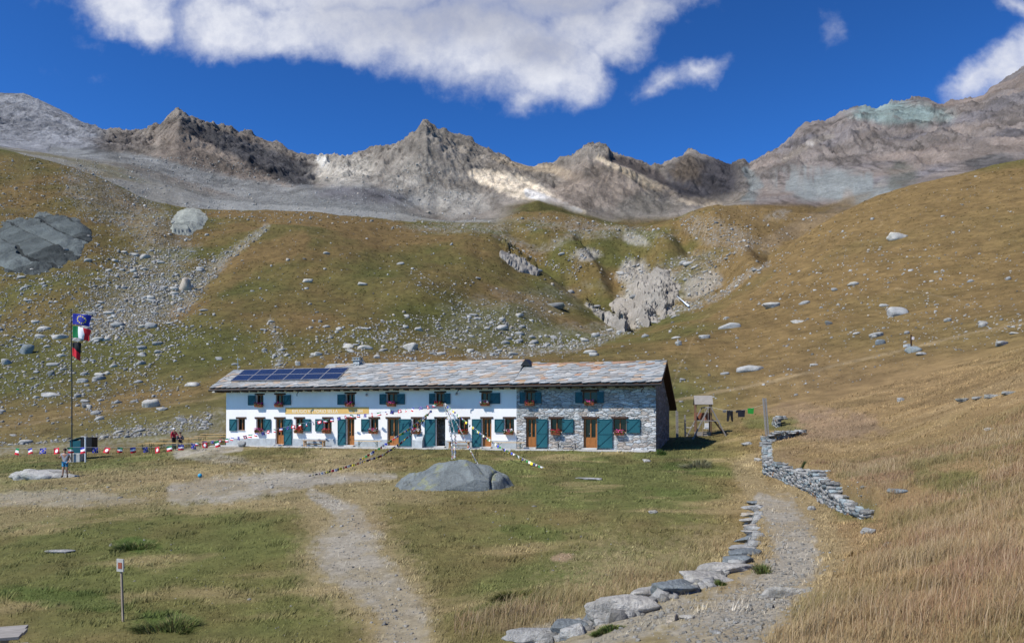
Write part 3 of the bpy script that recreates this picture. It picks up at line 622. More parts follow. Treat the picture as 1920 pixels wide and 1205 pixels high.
# ------------------------------------------------------------------ the mountain hut
EX, EY = math.cos(HUT_A), math.sin(HUT_A)
def hutx(px, yl=0.0):
    u = (px - CX) / F; ny = EX; nx = -EY
    return (u * (HUT_O[1] + ny*yl) - (HUT_O[0] + nx*yl)) / (EX - u*EY)
def hutz(px, py, yl=0.0):
    s = hutx(px, yl); Y = HUT_O[1] + EY*s + EX*yl
    return (HY - py) * Y / F - HUT_Z
def hw(x, y, z):
    return Vector((HUT_O[0] + EX*x - EY*y, HUT_O[1] + EY*x + EX*y, HUT_Z + z))
LEN = 34.5; XS = hutx(968.5)
m_white = mat('white_plaster', (0.78,0.755,0.72), 0.9, 0.075, 0.7, 0.25, stretch=(1,1,.45), detail=9)
m_plinth = mat('grey_cement', (0.36,0.385,0.39), 0.9, 0.2, 2.5, 0.3)
m_conc = mat('pale_concrete', (0.44,0.43,0.40), 0.9, 0.2, 2.0, 0.3)
m_wood = mat('brown_wood', (0.20,0.075,0.022), 0.55, 0.35, 6, 0.2, stretch=(6,6,0.6))
m_beam = mat('dark_beam', (0.05,0.024,0.013), 0.7, 0.35, 5, 0.3, stretch=(.6,5,5))
m_door = mat('orange_door_wood', (0.30,0.115,0.028), 0.45, 0.3, 6, 0.15, stretch=(6,6,0.5))
m_teal = mat('teal_paint', (0.012,0.088,0.108), 0.5, 0.12, 3, 0.1)
m_tealf = mat('teal_paint_frame', (0.009,0.068,0.085), 0.5, 0.12, 3, 0.1)
m_glass = mat('window_glass', (0.010,0.009,0.008), 0.08, 0.2, 1, spec=0.25)
m_dark = mat('dark_interior', (0.008,0.007,0.006), 0.9, 0.3, 2)
m_gut = mat('dark_gutter', (0.025,0.024,0.024), 0.45, 0.3, 3, metal=0.3)
m_yel = mat('ochre_board', (0.62,0.40,0.13), 0.8, 0.08, 2)
m_letter = mat('pale_lettering', (0.80,0.74,0.60), 0.8, 0.05, 2)
m_metal = mat('galvanised_metal', (0.45,0.45,0.45), 0.4, 0.15, 5, metal=0.6)
m_black = mat('black_stuff', (0.012,0.012,0.014), 0.6, 0.3, 3)
m_whitep = mat('white_paint', (0.8,0.8,0.78), 0.5, 0.05, 3)
m_terra = mat('terracotta', (0.27,0.075,0.03), 0.8, 0.25, 8, 0.1)
m_slab = mat_attr('roof_stone', (3.0, 14.0), 0.22, 0.4, 0.02, 0.85, 0.25)
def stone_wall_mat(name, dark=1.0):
    m, nt, b = nodes_of(name); N = nt.nodes; L = nt.links; b.inputs['Roughness'].default_value = 0.92
    tc = N.new('ShaderNodeTexCoord'); mp = N.new('ShaderNodeMapping'); L.new(tc.outputs['Object'], mp.inputs[0]); mp.inputs['Scale'].default_value = (1.9, 1.9, 5.2)
    wn = N.new('ShaderNodeTexNoise'); wn.inputs['Scale'].default_value = 1.6; wn.inputs['Detail'].default_value = 4; L.new(mp.outputs[0], wn.inputs['Vector'])
    ad = N.new('ShaderNodeVectorMath'); ad.operation = 'MULTIPLY_ADD'; L.new(wn.outputs['Color'], ad.inputs[0]); ad.inputs[1].default_value = (0.9,)*3; L.new(mp.outputs[0], ad.inputs[2])
    v1 = N.new('ShaderNodeTexVoronoi'); v1.feature = 'F1'; v1.inputs['Scale'].default_value = 1.0; L.new(ad.outputs[0], v1.inputs['Vector'])
    v2 = N.new('ShaderNodeTexVoronoi'); v2.feature = 'DISTANCE_TO_EDGE'; v2.inputs['Scale'].default_value = 1.0; L.new(ad.outputs[0], v2.inputs['Vector'])
    sp = N.new('ShaderNodeSeparateColor'); L.new(v1.outputs['Color'], sp.inputs[0])
    r = N.new('ShaderNodeValToRGB'); L.new(sp.outputs[0], r.inputs[0]); e = r.color_ramp.elements
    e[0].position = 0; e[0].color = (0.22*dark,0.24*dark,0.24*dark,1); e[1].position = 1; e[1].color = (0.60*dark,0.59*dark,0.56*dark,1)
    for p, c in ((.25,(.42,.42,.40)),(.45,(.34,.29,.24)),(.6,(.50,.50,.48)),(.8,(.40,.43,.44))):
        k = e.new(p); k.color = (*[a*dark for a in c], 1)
    ns = N.new('ShaderNodeTexNoise'); ns.inputs['Scale'].default_value = 9; ns.inputs['Detail'].default_value = 7; L.new(tc.outputs['Object'], ns.inputs['Vector'])
    mr = N.new('ShaderNodeMapRange'); L.new(ns.outputs['Fac'], mr.inputs[0]); mr.inputs[1].default_value = .3; mr.inputs[2].default_value = .7; mr.inputs[3].default_value = .75; mr.inputs[4].default_value = 1.25
    jt = N.new('ShaderNodeMapRange'); L.new(v2.outputs['Distance'], jt.inputs[0]); jt.inputs[1].default_value = 0.0; jt.inputs[2].default_value = 0.07; jt.inputs[3].default_value = 0.35; jt.inputs[4].default_value = 1
    mu = N.new('ShaderNodeMath'); mu.operation = 'MULTIPLY'; L.new(mr.outputs[0], mu.inputs[0]); L.new(jt.outputs[0], mu.inputs[1])
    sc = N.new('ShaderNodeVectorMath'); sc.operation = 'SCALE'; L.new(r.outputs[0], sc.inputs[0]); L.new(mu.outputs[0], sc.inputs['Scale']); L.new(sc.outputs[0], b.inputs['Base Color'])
    a2 = N.new('ShaderNodeMath'); a2.operation = 'MULTIPLY_ADD'; L.new(sp.outputs[1], a2.inputs[0]); a2.inputs[1].default_value = 0.6
    j2 = N.new('ShaderNodeMath'); j2.operation = 'MINIMUM'; L.new(v2.outputs['Distance'], j2.inputs[0]); j2.inputs[1].default_value = .18
    j3 = N.new('ShaderNodeMath'); j3.operation = 'MULTIPLY_ADD'; L.new(j2.outputs[0], j3.inputs[0]); j3.inputs[1].default_value = 5; L.new(ns.outputs['Fac'], j3.inputs[2]); L.new(j3.outputs[0], a2.inputs[2])
    bp = N.new('ShaderNodeBump'); bp.inputs['Strength'].default_value = 0.9; bp.inputs['Distance'].default_value = 0.06; L.new(a2.outputs[0], bp.inputs['Height']); L.new(bp.outputs[0], b.inputs['Normal'])
    return m
m_stone = stone_wall_mat('rubble_stone_wall')
m_stone2 = stone_wall_mat('shaded_rubble_gable', 0.5)  # darker copy of the rubble, shade of the walls turned from the sun painted in
def solar_mat():
    m, nt, b = nodes_of('solar_cells'); N = nt.nodes; L = nt.links; b.inputs['Roughness'].default_value = 0.18
    tc = N.new('ShaderNodeTexCoord'); br = N.new('ShaderNodeTexBrick'); L.new(tc.outputs['Object'], br.inputs['Vector'])
    br.offset = 0; br.inputs['Scale'].default_value = 1; br.inputs['Brick Width'].default_value = 0.16; br.inputs['Row Height'].default_value = 0.16; br.inputs['Mortar Size'].default_value = 0.008
    br.inputs['Color1'].default_value = (0.004,0.009,0.035,1); br.inputs['Color2'].default_value = (0.006,0.013,0.045,1); br.inputs['Mortar'].default_value = (0.07,0.10,0.18,1)
    L.new(br.outputs['Color'], b.inputs['Base Color']); return m
m_solar = solar_mat()

hut = empty('mountain_hut', hw(0,0,0), HUT_A)
tag(hut, 'long two storey mountain hut, white plaster and bare stone, under a grey stone slab roof', 'building')
def wall_with_holes(x0, x1, z0, z1f, holes, th=0.42, y=0.0):
    """front wall between x0 and x1 with rectangular holes (a,b,c,d) and their reveals"""
    mb = MB(); xs = sorted({x0, x1} | {h[0] for h in holes} | {h[1] for h in holes}); zs = sorted({z0, z1f} | {h[2] for h in holes} | {h[3] for h in holes})
    for i in range(len(xs)-1):
        for j in range(len(zs)-1):
            cx, cz = (xs[i]+xs[i+1])/2, (zs[j]+zs[j+1])/2
            if any(h[0] < cx < h[1] and h[2] < cz < h[3] for h in holes): continue
            mb.add([(xs[i],y,zs[j]),(xs[i+1],y,zs[j]),(xs[i+1],y,zs[j+1]),(xs[i],y,zs[j+1])], [(0,1,2,3)])
    for a, b, c, d in holes:
        mb.add([(a,y,c),(a,y+th,c),(a,y+th,d),(a,y,d)], [(0,1,2,3)]); mb.add([(b,y,c),(b,y+th,c),(b,y+th,d),(b,y,d)], [(3,2,1,0)])
        mb.add([(a,y,c),(b,y,c),(b,y+th,c),(a,y+th,c)], [(0,1,2,3)]); mb.add([(a,y,d),(b,y,d),(b,y+th,d),(a,y+th,d)], [(3,2,1,0)])
    return mb
# window and door list: kind, opening px left, right, top, bottom, shutter ranges, flowers
LOW = [('w',445.3,459.4,781,804,[(431,444.8)],None),('w',480.4,494.9,781,804,[(495.3,508.2)],'mag'),('d',516.6,532.7,781,834,[(533.2,547.6)],None),
       ('w',554.3,569.2,781,804.5,[(569.5,583)],'red'),('w',607,622,781,804.5,[(592,606.6)],'red2'),('d',649.5,664.6,781,835,[(634,649)],None),
       ('w',694,709.5,780.5,805,[(678,693.5)],'pinkwhite'),('d',726,748,780.5,836,[(748.6,771.3)],None),('w',773.5,789.5,780.5,806,[],'mixed'),
       ('o',817.3,835,780.5,836,[(797,816.8)],None),('w',861,878,780.5,806,[(843.5,860.4)],'red'),('d',903.7,921.5,780.5,837,[(885.4,903)],None),
       ('w',946,964,780,807,[(928,945.5)],'pinkwhite'),('d',986,1005.5,780,838,[(1006,1027)],None),('w',1032.3,1053.8,780,807,[(1054.3,1075.4)],'red2'),
       ('d',1093.9,1119.6,780,839,[(1120.3,1148.8)],None),('w',1149.8,1174.4,779.5,808,[(1175,1200.5)],'pink')]
UP = [(480.4,494,[(466,480)],'mag'),(517,533,[(533.3,546)],'mag'),(649,665.5,[(633.6,648.6)],'mag'),(725.6,745.5,[(712.5,725),(746,759.6)],'pink'),
      (817,833.5,[(805.3,816.8),(834,844.8)],'red'),(902,920,[(920.3,938)],'pinkwhite'),(986,1003,[(975,985.6),(1003.4,1015.5)],'red2'),(1092.5,1119.5,[(1079,1092),(1120,1132.5)],'pink')]
ZL0 = hutz(700, 805); 
items = []
for it in LOW:
    k, a, b, t, bt, sh, fl = it
    z1 = hutz((a+b)/2, 781.0); z1 = 2.14
    z0 = 1.20 if k == 'w' else 0.12
    items.append((k, hutx(a), hutx(b), z0, z1, [(hutx(p), hutx(q)) for p, q in sh], fl, 'low'))
for a, b, sh, fl in UP:
    items.append(('w', hutx(a), hutx(b), 3.25, 4.02, [(hutx(p), hutx(q)) for p, q in sh], fl, 'up'))
holes = [(i[1], i[2], i[3], i[4]) for i in items]
ZT = 4.45
wall_with_holes(0, XS, -0.3, ZT, [h for h in holes if h[0] < XS]).build('wall', m_white, hut)
wall_with_holes(XS, LEN, -0.3, ZT, [h for h in holes if h[0] > XS], y=0.004).build('stone_wall', m_stone, hut)
RW = 7.4
def gable(x, zr, yr, name, m, flip):
    mb = MB(); d = 0.5 if flip else -0.5
    pf = [(0.01,-0.4),(0.01,ZT+.35),(yr, zr-0.15),(RW,3.1),(RW,-0.4)]
    n = len(pf); a = [(x, p, q) for p, q in pf]; b = [(x - d*0.8, p, q) for p, q in pf]
    fs = [tuple(range(n)) if flip else tuple(range(n-1,-1,-1)), tuple(range(2*n-1, n-1, -1)) if flip else tuple(range(n, 2*n))]
    for i in range(n): j = (i+1) % n; fs.append((i, i+n, j+n, j))
    return mb.add(a + b, fs).build(name, m, hut)
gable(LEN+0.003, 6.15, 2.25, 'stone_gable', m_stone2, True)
gable(-0.003, 6.15, 2.25, 'plaster_gable', m_white, False)
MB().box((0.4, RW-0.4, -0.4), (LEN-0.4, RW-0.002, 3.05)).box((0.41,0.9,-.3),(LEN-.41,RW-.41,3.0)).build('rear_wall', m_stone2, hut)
# plinth on the plaster part, between the doors
mb = MB(); x = 0.0
for i in sorted([i for i in items if i[0] != 'w' and i[1] < XS], key=lambda q: q[1]) + [None]:
    e = i[1] - 0.02 if i else XS
    mb.box((x, -0.03, -0.2), (e, -0.001, 0.56)); x = i[2] + 0.02 if i else e
mb.build('plinth', m_plinth, hut)
tag(MB().box((-0.6,-1.25,-0.35),(LEN-0.3,-0.034,0.0)).build('pavement', m_conc), kind='structure')
pv = bpy.data.objects['pavement']; pv.matrix_world = Matrix.Translation(hw(0,0,0)) @ Matrix.Rotation(HUT_A, 4, 'Z')
# ---- openings
def shutter(par, a, b, z0, z1, hinge_left, tall):
    w = b - a; mb = MB(); y0 = -0.075; y1 = -0.03
    mb.box((a, y0, z0), (b, y1, z1), 0)
    t = 0.055
    for (p, q) in (((a,y0-.018,z0),(a+t,y0-.001,z1)),((b-t,y0-.018,z0),(b,y0-.001,z1)),((a+t,y0-.018,z0),(b-t,y0-.001,z0+t)),((a+t,y0-.018,z1-t),(b-t,y0-.001,z1))): mb.box(p, q, 1)
    secs = [(z0+t, z1-t)]
    if tall: zm = z0 + (z1-z0)*0.48; mb.box((a+t,y0-.018,zm-t/2),(b-t,y0-.001,zm+t/2),1); secs = [(z0+t, zm-t/2),(zm+t/2, z1-t)]
    for c, d in secs: mb.bar((a+t, y0-.006, c+.02), (b-t, y0-.006, d-.02), 0.045, 0.012, 1)
    hx = a if hinge_left else b
    for zz in (z0+.18, z1-.18): mb.box((min(hx, hx+(.16 if hinge_left else -.16)), y0-.028, zz-.02),(max(hx, hx+(.16 if hinge_left else -.16)), y0-.019, zz+.02), 2)
    mb.box((b-.12 if hinge_left else a+.08, y0-.05, (z0+z1)/2-.02),(b-.08 if hinge_left else a+.12, y0-.019,(z0+z1)/2+.02), 2)
    mb.build('shutter', [m_teal, m_tealf, m_black], par)
def lintel(par, a, b, z, low):
    MB().box((a-0.13, -0.05 if low else -0.03, z+0.003), (b+0.13, 0.2, z+0.135)).build('lintel', m_beam, par, bevel=.01)
for k, a, b, z0, z1, sh, fl, lv in items:
    yb = 0.17
    if k == 'w':
        mb = MB(); t = 0.05; xm = (a+b)/2
        mb.box((a+.002,yb,z0+.002),(a+t,yb+.06,z1-.002)).box((b-t,yb,z0+.002),(b-.002,yb+.06,z1-.002)).box((a+t,yb,z0+.002),(b-t,yb+.06,z0+t)).box((a+t,yb,z1-t),(b-t,yb+.06,z1-.002)).box((xm-.035,yb-.01,z0+t),(xm+.035,yb+.05,z1-t))
        par = mb.build('window', m_wood, hut)
        MB().box((a+t,yb+.065,z0+.01),(b-t,yb+.075,z1-.01)).build('pane', m_glass, par)
        MB().box((a-.02,-.05,z0-.05),(b+.02,yb-.004,z0-.003) if lv == 'low' else (b+.02,yb-.004,z0-.003)).build('sill', m_conc if lv=='low' else m_wood, par)
        lintel(par, a, b, z1, lv == 'low')
    else:
        mb = MB(); t = 0.07
        mb.box((a+.002,yb,z0),(a+t,yb+.07,z1-.002)).box((b-t,yb,z0),(b-.002,yb+.07,z1-.002)).box((a+t,yb,z1-t),(b-t,yb+.07,z1-.002))
        xm = a + (b-a)*0.5
        if k == 'd':
            mb.box((a+t,yb+.01,z0),(b-t,yb+.05,z0+.72)).box((xm-.04,yb-.005,z0+.72),(xm+.04,yb+.055,z1-t)).box((a+t,yb+.01,z0+.72),(a+t+.07,yb+.05,z1-t)).box((b-t-.07,yb+.01,z0+.72),(b-t,yb+.05,z1-t))
            for q in (0, 1): mb.box((a+t+.06 + q*(b-a-2*t)/2, yb-.003, z0+.10),(a+t+(q+1)*(b-a-2*t)/2-.06, yb+.009, z0+.62))
        par = mb.build('door', m_door if k == 'd' else m_beam, hut)
        MB().box((a+t,yb+.075 if k=='d' else yb+.8,z0+.01),(b-t,yb+.085 if k=='d' else yb+.82,z1-.01)).build('pane' if k=='d' else 'doorway', m_glass if k=='d' else m_dark, par)
        if k == 'd': MB().box((xm-.1,yb-.06,z0+.95),(xm-.07,yb-.006,z0+1.0)).build('handle', m_metal, par)
        MB().box((a-.05,-.32,0.004),(b+.05,yb-.003,z0-.004)).build('step', m_conc, par, bevel=.01)
        lintel(par, a, b, z1, True)
    for p, q in sh:
        left = (p+q)/2 < (a+b)/2
        shutter(par, p, q, (z0-.04 if k=='w' else 0.10), z1-.03, not left, k != 'w')
# ---- roof
def slab_roof(x0, x1, ye, ze, yr, zr, name, front=True, bare=None, lich=0.35):
    sgn = 1 if front else -1
    dv = np.array([0, yr-ye, zr-ze]); Lr = np.linalg.norm(dv); dv = dv/Lr; nv = np.array([0, -dv[2], dv[1]]) * sgn
    if nv[2] < 0: nv = -nv
    rg = np.random.default_rng(int(abs(x0*10)) + (5 if front else 9)); V = []; FF = []; CL = []
    ex = 0.30; nr = int(Lr/ex) + 1; sk = 0.30
    for j in range(nr):
        x = x0 - rg.random()*0.5 - 0.2
        while x < x1 + .3:
            w = rg.uniform(0.42, 0.85); v0 = j*ex + rg.uniform(-.05,.05) + 0.0; h = 0.52 * rg.uniform(.85,1.1)
            slant = 0.16 * rg.uniform(0.5,1.4)
            pts = np.array([[x, v0 + slant*0.1], [x+w*.55, v0 - .03 + slant*.4], [x+w*.97, v0 + slant], [x+w+.12, v0+h*.6], [x+w*.9+.1, v0+h], [x+.12, v0+h], [x+.02, v0+h*.5]])
            x += w * 0.985
            cx = pts[:,0].mean() 
            if pts[:,0].max() < x0 + .1 or pts[:,0].min() > x1 - .1: continue
            pts[:,0] = np.clip(pts[:,0], x0, x1); pts[:,1] = np.clip(pts[:,1], -0.03, Lr - .01)
            if np.ptp(pts[:,1]) < .12: continue
            th = rg.uniform(.045,.085); lift = 0.035 * (1 - (pts[:,1]-v0)/h) * 1.3 + .012 + rg.uniform(0,.012)
            base = np.array([0, ye, ze]) + pts[:,:1]*np.array([1,0,0]) + pts[:,1:2]*dv
            top = base + nv*(lift + th)[:,None]; bot = base + nv*(lift)[:,None]
            o = len(V); n = 7; V += list(top) + list(bot)
            FF.append([o+i for i in range(n)]); 
            for i in range(n): FF.append([o+i, o+n+i, o+n+(i+1)%n, o+(i+1)%n])
            g = rg.choice([.34,.38,.41,.30]) * rg.uniform(.88,1.12); c = np.array([g, g*.985, g*.94]) * (np.array([.93,1,1.06]) if rg.random() < .35 else 1)
            v = v0 / Lr; pl = lich * (0.02 + 0.75*sst(0.55, 1.0, np.array(v))) * (0.08 + 1.1*sst(14, 30, np.array(x)))
            if rg.random() < pl: c = np.array([.40,.25,.17]) * rg.uniform(.75,1.2) if rg.random() < .75 else np.array([.45,.30,.18])
            elif rg.random() < .12: c = np.array([.42,.33,.25])
            CL += [c*.80]*(2*n)
    V = np.array(V); me = bpy.data.meshes.new(name); me.from_pydata(V.tolist(), [], FF); me.materials.append(m_slab)
    a = me.color_attributes.new('Col', 'FLOAT_COLOR', 'POINT'); cc = np.ones((len(V),4), dtype=np.float32); cc[:,:3] = np.array(CL); a.data.foreach_set('color', cc.ravel())
    o = bpy.data.objects.new(name, me); C.objects.link(o); o.parent = hut
    return o
YE = -0.80; ZE = 4.50
XM0 = hutx(614, 2.4); XM1 = hutx(985, 2.4)
mb = MB()
def under(x0, x1, yr, zr, sl=0.558, yb=8.0):
    zb = zr - (yb-yr)*sl; t = 0.16
    mb.add([(x0,YE,ZE-.13),(x1,YE,ZE-.13),(x1,yr,zr-t),(x0,yr,zr-t),(x0,yb,zb-t),(x1,yb,zb-t),(x0,YE,ZE),(x1,YE,ZE),(x1,yr,zr),(x0,yr,zr),(x0,yb,zb),(x1,yb,zb)],
           [(3,2,1,0),(5,2,3,4),(6,7,8,9),(9,8,11,10),(0,1,7,6),(4,10,11,5),(0,6,9,3),(3,9,10,4),(1,2,8,7),(2,5,11,8)])
under(-0.95, XM0, 2.25, 6.12); under(XM0, XM1, 2.6, 6.46); under(XM1, LEN+.45, 2.25, 6.12)
roof = mb.build('roof', m_beam, hut)
for (x0, x1, yr, zr, li) in ((-0.97, XM0+.02, 2.25, 6.12, .25),(XM0-.04, XM1+.04, 2.6, 6.46, .25),(XM1+.02, LEN+.47, 2.25, 6.12, .75)):
    o = slab_roof(x0, x1, YE-.03, ZE-.0, yr+.03, zr+.01, 'slab_covering', True, None, li); o.parent = roof
    o = slab_roof(x0, x1, 8.04, zr-(8-yr)*.558-.0, yr-.03, zr+.01, 'slab_covering', False, None, .1); o.parent = roof
# rafters, gutter, short spouts
mb = MB()
for i in range(43):
    x = -0.5 + i*0.83; mb.box((x,YE+.02,ZE-.26),(x+.12,0.3,ZE-.135))
mb.build('rafter_ends', m_beam, hut)
mb = MB(); n = 60
for sgn in (1,):
    mb.tube([(-1.0,YE-.07,ZE-.10),(LEN+.5,YE-.07,ZE-.115)], 0.075, 8)
mb.build('gutter', m_gut, hut)
for px in (562, 862, 1208):
    x = hutx(px, -.7); MB().tube([(x,YE-.07,ZE-.12),(x,YE-.07,ZE-.3),(x-.16,YE-.03,ZE-.45),(x-.16,YE-.03,ZE-.62)], .035, 8).build('downspout', m_gut, hut)
for px in (688, 856):
    x = hutx(px); MB().ball((x,-.12,3.93),.09).box((x-.03,-.1,3.97),(x+.03,-.002,4.05)).build('wall_lamp', m_metal, hut, True)
# verge boards on the right gable
mb = MB(); mb.bar((LEN+.47,YE-.05,ZE-.07),(LEN+.47,2.25,6.06),.04,.16); mb.bar((LEN+.47,2.25,6.06),(LEN+.47,8.05,2.86),.04,.16); mb.build('verge_board', m_beam, hut)
# solar panels
d_ = Vector((0, 2.97, 1.62)).normalized(); nn_ = Vector((0, -d_.z, d_.y))
P0x = hutx(433, 0.15)
for r_ in range(2):
    for c_ in range(6):
        w, h = 1.62, 1.02
        M4 = Matrix(((1,0,0,0),(0,d_.y,nn_.y,0),(0,d_.z,nn_.z,0),(0,0,0,1))); M4.translation = Vector((P0x + .02 + c_*1.635, 0.13, ZE + .51)) + d_*(r_*1.04) + nn_*0.2
        fr = MB().box((0,0,-.02),(w,h,.018)).build('solar_panel', m_metal, hut); fr.matrix_local = M4
        MB().box((.035,.035,.0185),(w-.035,h-.035,.024)).build('cells', m_solar, fr)
mb = MB()
for c_ in range(7): 
    p = Vector((P0x+.1+c_*1.6, .15, ZE+.52)); mb.bar(p+nn_*.03, p+nn_*.17, .04); mb.bar(p+d_*2.0+nn_*.03, p+d_*2.0+nn_*.17, .04); mb.bar(p+nn_*.14, p+d_*2.05+nn_*.14, .04)
mb.build('panel_rails', m_metal, hut)
# chimney, dormer vent, aerial
x = hutx(672, 2.6)
ch = MB().box((x-.28,2.2,5.95),(x+.28,2.75,6.75)).build('chimney', m_stone, roof)
ch = MB(); ch.box((x-.36,2.12,6.755),(x+.36,2.83,6.81))
for a_ in (-.28,-.02,.2): ch.box((x+a_,2.2,6.812),(x+a_+.1,2.3,6.95)); ch.box((x+a_,2.65,6.812),(x+a_+.1,2.75,6.95))
ch.box((x-.34,2.14,6.952),(x+.34,2.81,7.0)).build('chimney_cap', m_plinth, hut)
x = hutx(990, 2.2)
MB().add([(x-.36,1.5,6.02),(x-.36,2.6,6.1),(x,2.6,6.54),(x,1.5,6.48),(x+.42,1.5,6.0),(x+.42,2.6,6.1)],[(0,3,2,1),(3,4,5,2),(0,4,3),(1,2,5),(0,1,5,4)]).build('roof_vent', m_gut, hut)
x = hutx(446, 2.2); MB().tube([(x,2.2,6.0),(x,2.2,7.3)],.02,6).box((x-.2,2.19,7.1),(x+.2,2.21,7.12)).build('aerial', m_metal, hut)
# orange ridge slabs at the left end
# name board painted on the plaster
xa, xb = hutx(535), hutx(691.7)
bd = MB().box((xa,-.012,2.50),(xb,-.002,3.02)).build('name_board', m_yel, hut)
def text(body, size, m, par, loc, rx=90, rz=0, name='lettering', align='CENTER', sx=1.0):
    cu = bpy.data.curves.new(name, 'FONT'); cu.body = body; cu.size = size; cu.align_x = align; cu.extrude = 0.002
    t = bpy.data.objects.new(name, cu); C.objects.link(t); bpy.context.view_layer.update()
    me = bpy.data.meshes.new_from_object(t.evaluated_get(bpy.context.evaluated_depsgraph_get())); bpy.data.objects.remove(t)
    me.materials.clear(); me.materials.append(m)
    o = bpy.data.objects.new(name, me); C.objects.link(o); o.parent = par; o.location = loc; o.rotation_euler = (R(rx), 0, R(rz)); o.scale = (sx, 1, 1)
    return o
text('RIFUGIO VITTORIO SELLA', .36, m_letter, hut, (xa + (xb-xa)*.36, -.017, 2.59), sx=.98); text('m. 2584', .36, m_letter, hut, (xa + (xb-xa)*.85, -.017, 2.59))
# plaster pier between two doors
xq = hutx(797); MB().add([(xq-.62,0,-.2),(xq-.06,0,-.2),(xq-.06,-.45,-.2),(xq-.62,-.45,-.2),(xq-.62,-.03,1.0),(xq-.06,-.03,1.0),(xq-.06,-.38,.5),(xq-.62,-.38,.5)],[(2,3,7,6),(6,7,4,5),(0,1,5,4),(1,2,6,5),(3,0,4,7)]).build('buttress', m_plinth, hut)

# ---- flower boxes: hung on the sills, things of their own
m_leaf = mat('geranium_leaves', (0.045,0.11,0.02), 0.8, 0.4, 12)
FC = {'mag': [(0.50,0.02,0.22)], 'red': [(0.60,0.015,0.02)], 'red2': [(0.60,0.02,0.03),(0.6,0.05,0.1)], 'pink': [(0.75,0.08,0.28)], 'pinkwhite': [(0.75,0.10,0.25),(0.8,0.75,0.75)], 'mixed': [(0.65,0.02,0.04),(0.8,0.7,0.7),(0.6,0.05,0.2)]}
FM = {}
def fmat(c):
    if c not in FM: FM[c] = mat('petals', c, 0.7, 0.25, 15)
    return FM[c]
def leafcloud(n, cx, sx, y0, y1, z0, z1, s, seed, nm):
    rg = np.random.default_rng(seed); c = np.stack([cx + sx*rg.uniform(-1,1,n), rg.uniform(y0,y1,n), z0 + (z1-z0)*rg.random(n)**1.3*(1 - .35*np.abs(rg.uniform(-1,1,n)))], 1)
    a = rg.normal(size=(n,3)); a /= np.linalg.norm(a, axis=1)[:,None]; b = np.cross(a, rg.normal(size=(n,3))); b /= np.linalg.norm(b, axis=1)[:,None]
    ss = s * rg.uniform(.6,1.2,n)[:,None]
    V = np.stack([c - a*ss - b*ss*.6, c + a*ss - b*ss*.4, c + a*ss*.8 + b*ss*.7, c - a*ss*.7 + b*ss*.6], 1).reshape(-1,3)
    return V, np.arange(4*n).reshape(n,4), rg.integers(0, nm, n)
ordw = ['first','second','third','fourth','fifth','sixth','seventh','eighth','ninth','tenth','eleventh','twelfth']
cnt = {'low': 0, 'up': 0}
colword = {'mag':'magenta','red':'red','red2':'scarlet','pink':'bright pink','pinkwhite':'pink and white','mixed':'red, white and pink mixed'}
for n_, (k, a, b, z0, z1, sh, fl, lv) in enumerate(items):
    if k != 'w': continue
    cnt[lv] += 1
    if not fl: continue
    w = min(b - a, 0.62) * 1.02; xm = (a+b)/2
    root = empty('flower_box', hw(xm, -.05, z0-.02), HUT_A)
    tag(root, '%s geranium box, %s %s window from the left' % (colword[fl], ordw[cnt[lv]-1], 'ground floor' if lv == 'low' else 'upper floor'), 'flower box', 'flower boxes on the hut windows')
    t = MB(); t.add([(-w/2,-.005,-.17),(w/2,-.005,-.17),(w/2,-.22,-.17),(-w/2,-.22,-.17),(-w/2-.03,-.005,.02),(w/2+.03,-.005,.02),(w/2+.03,-.26,.02),(-w/2-.03,-.26,.02)],[(3,2,1,0),(0,1,5,4),(1,2,6,5),(2,3,7,6),(3,0,4,7),(4,5,6,7)]); t.build('trough', m_terra, root)
    V, Fq, _ = leafcloud(150, 0, w*.55, -.30, -.02, -.06, .16, .045, n_, 1); np_mesh('foliage', V, Fq, m_leaf, root)
    cs = FC[fl]; V, Fq, mi = leafcloud(130, 0, w*.52, -.32, -.0, .0, .26 if fl != 'mixed' else .32, .035, 50+n_, len(cs))
    c_ = np.round(V.reshape(-1,4,3).mean(1)[:,0]*5).astype(int) % len(cs)
    np_mesh('blossom', V, Fq, [fmat(c) for c in cs], root, matidx=c_)
M_tus = mat_attr('tussock', (2.0, 8.0), 0.3, 0.5, 0.05)
# ------------------------------------------------------------------ rock shapes
m_rock = mat_attr('boulder_stone', (0.8, 4.0, 14.0), 0.48, 0.9, 0.10, 0.9, 0.2)
def ico(sub):
    bm = bmesh.new(); bmesh.ops.create_icosphere(bm, subdivisions=sub, radius=1.0)
    V = np.array([v.co[:] for v in bm.verts]); Fq = np.array([[v.index for v in f.verts] for f in bm.faces]); bm.free(); return V, Fq
ICO = {k: ico(k) for k in (1, 2, 3, 4, 5)}
def facet(seed, dims, sub=3, planes=14, rough=0.04, flat=0.75):
    """a broken rock: a unit ball cut by planes, roughened, stretched to dims (half sizes)"""
    rg = np.random.default_rng(seed); V, Fq = ICO[sub]
    N = rg.normal(size=(planes, 3)); N /= np.linalg.norm(N, axis=1)[:, None]
    N = np.vstack([N, [[rg.normal()*.12, rg.normal()*.12, 1]], [[0,0,-1]]]); N /= np.linalg.norm(N, axis=1)[:, None]
    h = rg.uniform(.55, .92, len(N)); h[-2] = flat; h[-1] = .8
    d = V @ N.T; r = np.min(np.where(d > 1e-3, h[None, :] / np.maximum(d, 1e-3), 9), axis=1); r = np.minimum(r, 1.25)
    P = V * r[:, None]
    f = fbm(P[:,0]*2.2 + seed, P[:,1]*2.2 + P[:,2]*3.1, 4, seed % 97); P = P * (1 + rough * f * 2)[:, None]
    return P * np.array(dims), Fq
